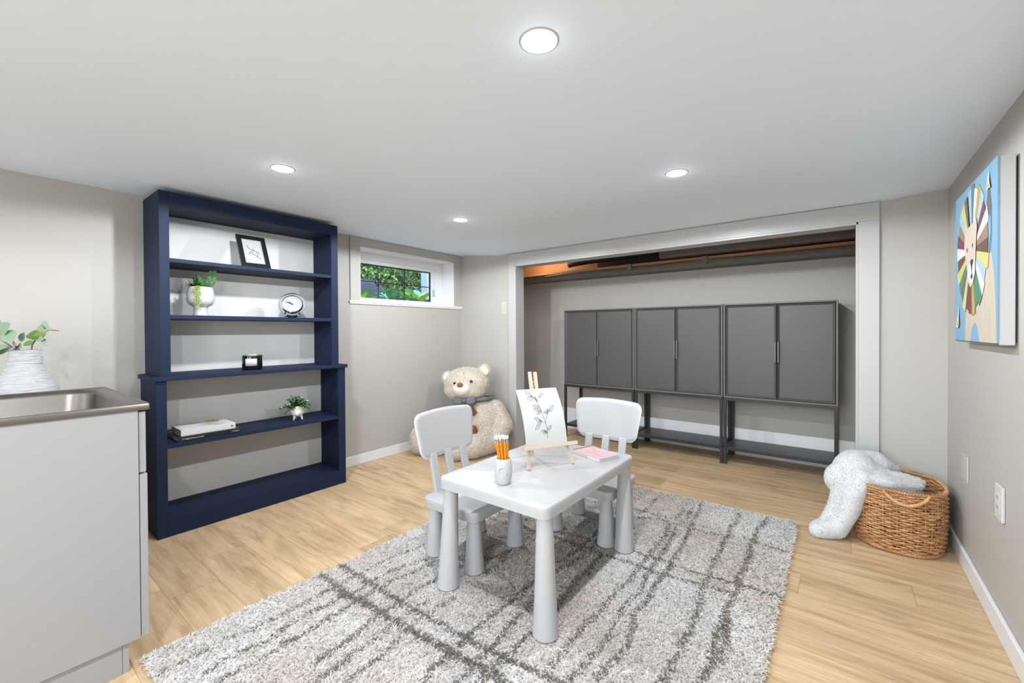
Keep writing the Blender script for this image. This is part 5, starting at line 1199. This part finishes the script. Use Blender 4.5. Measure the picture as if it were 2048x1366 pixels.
def shrub(x, y, r_, h, label, n=1500):
    t = thing('shrub', label, 'shrub', (x, y, 1.341), 0, 'shrubs beyond the hostas')
    rg = np.random.default_rng(int(abs(x*100+y*37)))
    for mi in range(3):
        c = rg.normal(size=(n,3)); c /= np.linalg.norm(c,axis=1)[:,None]; c *= (rg.random(n)**.4)[:,None]*np.array([r_,r_,h/2]); c[:,2] += h/2
        d = rg.normal(size=(n,3)); d[:,2] += .2; d /= np.linalg.norm(d,axis=1)[:,None]; s = np.cross(d, rg.normal(size=(n,3))); s /= np.linalg.norm(s,axis=1)[:,None]
        L_ = (.05+.06*rg.random(n))[:,None]; V_ = np.stack([c, c+d*L_*.5+s*L_*.22, c+d*L_, c+d*L_*.5-s*L_*.22],1).reshape(-1,3); V_[:,2] = np.maximum(V_[:,2], 0)
        quick_mesh('foliage', V_, 4, lm[mi], t)
    m = MB()
    for k in range(7): a = k*.9; m.tube([(0,0,0),(.3*r_*math.cos(a),.3*r_*math.sin(a),h*.4),(.6*r_*math.cos(a+.3),.6*r_*math.sin(a+.3),h*.8)], .014, 5)
    m.build('branches', M['stem'], t)
shrub(-7.5,4.1,.62,2.2,'tall leafy shrub behind the covered grill, at the left of the window',3200); shrub(-7.1,5.15,.60,2.1,'dense green shrub in the middle of the window view',3200); shrub(-7.8,6.45,.55,2.2,'light green shrub at the right of the window view',3200); shrub(-8.6,5.5,.9,2.8,'dark shrub farthest back, behind the middle shrub in the window',3600); shrub(-8.9,3.9,.8,2.8,'dark shrub farthest back at the left of the window',3600)
t = thing('covered_grill', 'barbecue grill under a charcoal cover seen through the window', 'grill', (-5.9, 3.66, 1.341))
m = MB(); prof = [(-.42,.0),(-.42,.42),(-.36,.50),(-.2,.55),(.2,.55),(.38,.50),(.48,.38),(.44,.0)]
R_ = Matrix.Rotation(math.radians(60),4,'Z') @ Matrix.Rotation(PI/2,4,'X'); m.prism(prof, -.28, .28, 0, R_)
m.build('cover', mat('charcoal_cover', (70,74,84), .6, var=.15, vscale=12, bump=.4, bscale=14), t, bevel=.05, seg=4, smooth=True)
t = tag(MB().box((-5.35, 4.55, 1.341), (-5.2, 8.4, 3.6)).build('neighbour_wall', mat('pale_siding', (176,190,204), .6, var=.04, stretch=(1,1,8))), 'pale blue grey house wall at the right edge of the window view', 'building')
tag(MB().box((-5.12, 2.2, 1.341), (-4.98, 3.1, 1.49)).build('stone_edging', mat('stone_edging', (150,146,140), .9, var=.2, bump=.4), bevel=.02), 'low stone edging in front of the covered grill outside', 'edging')
for o in bpy.data.objects:
    if o.type == 'EMPTY': o.hide_render = False
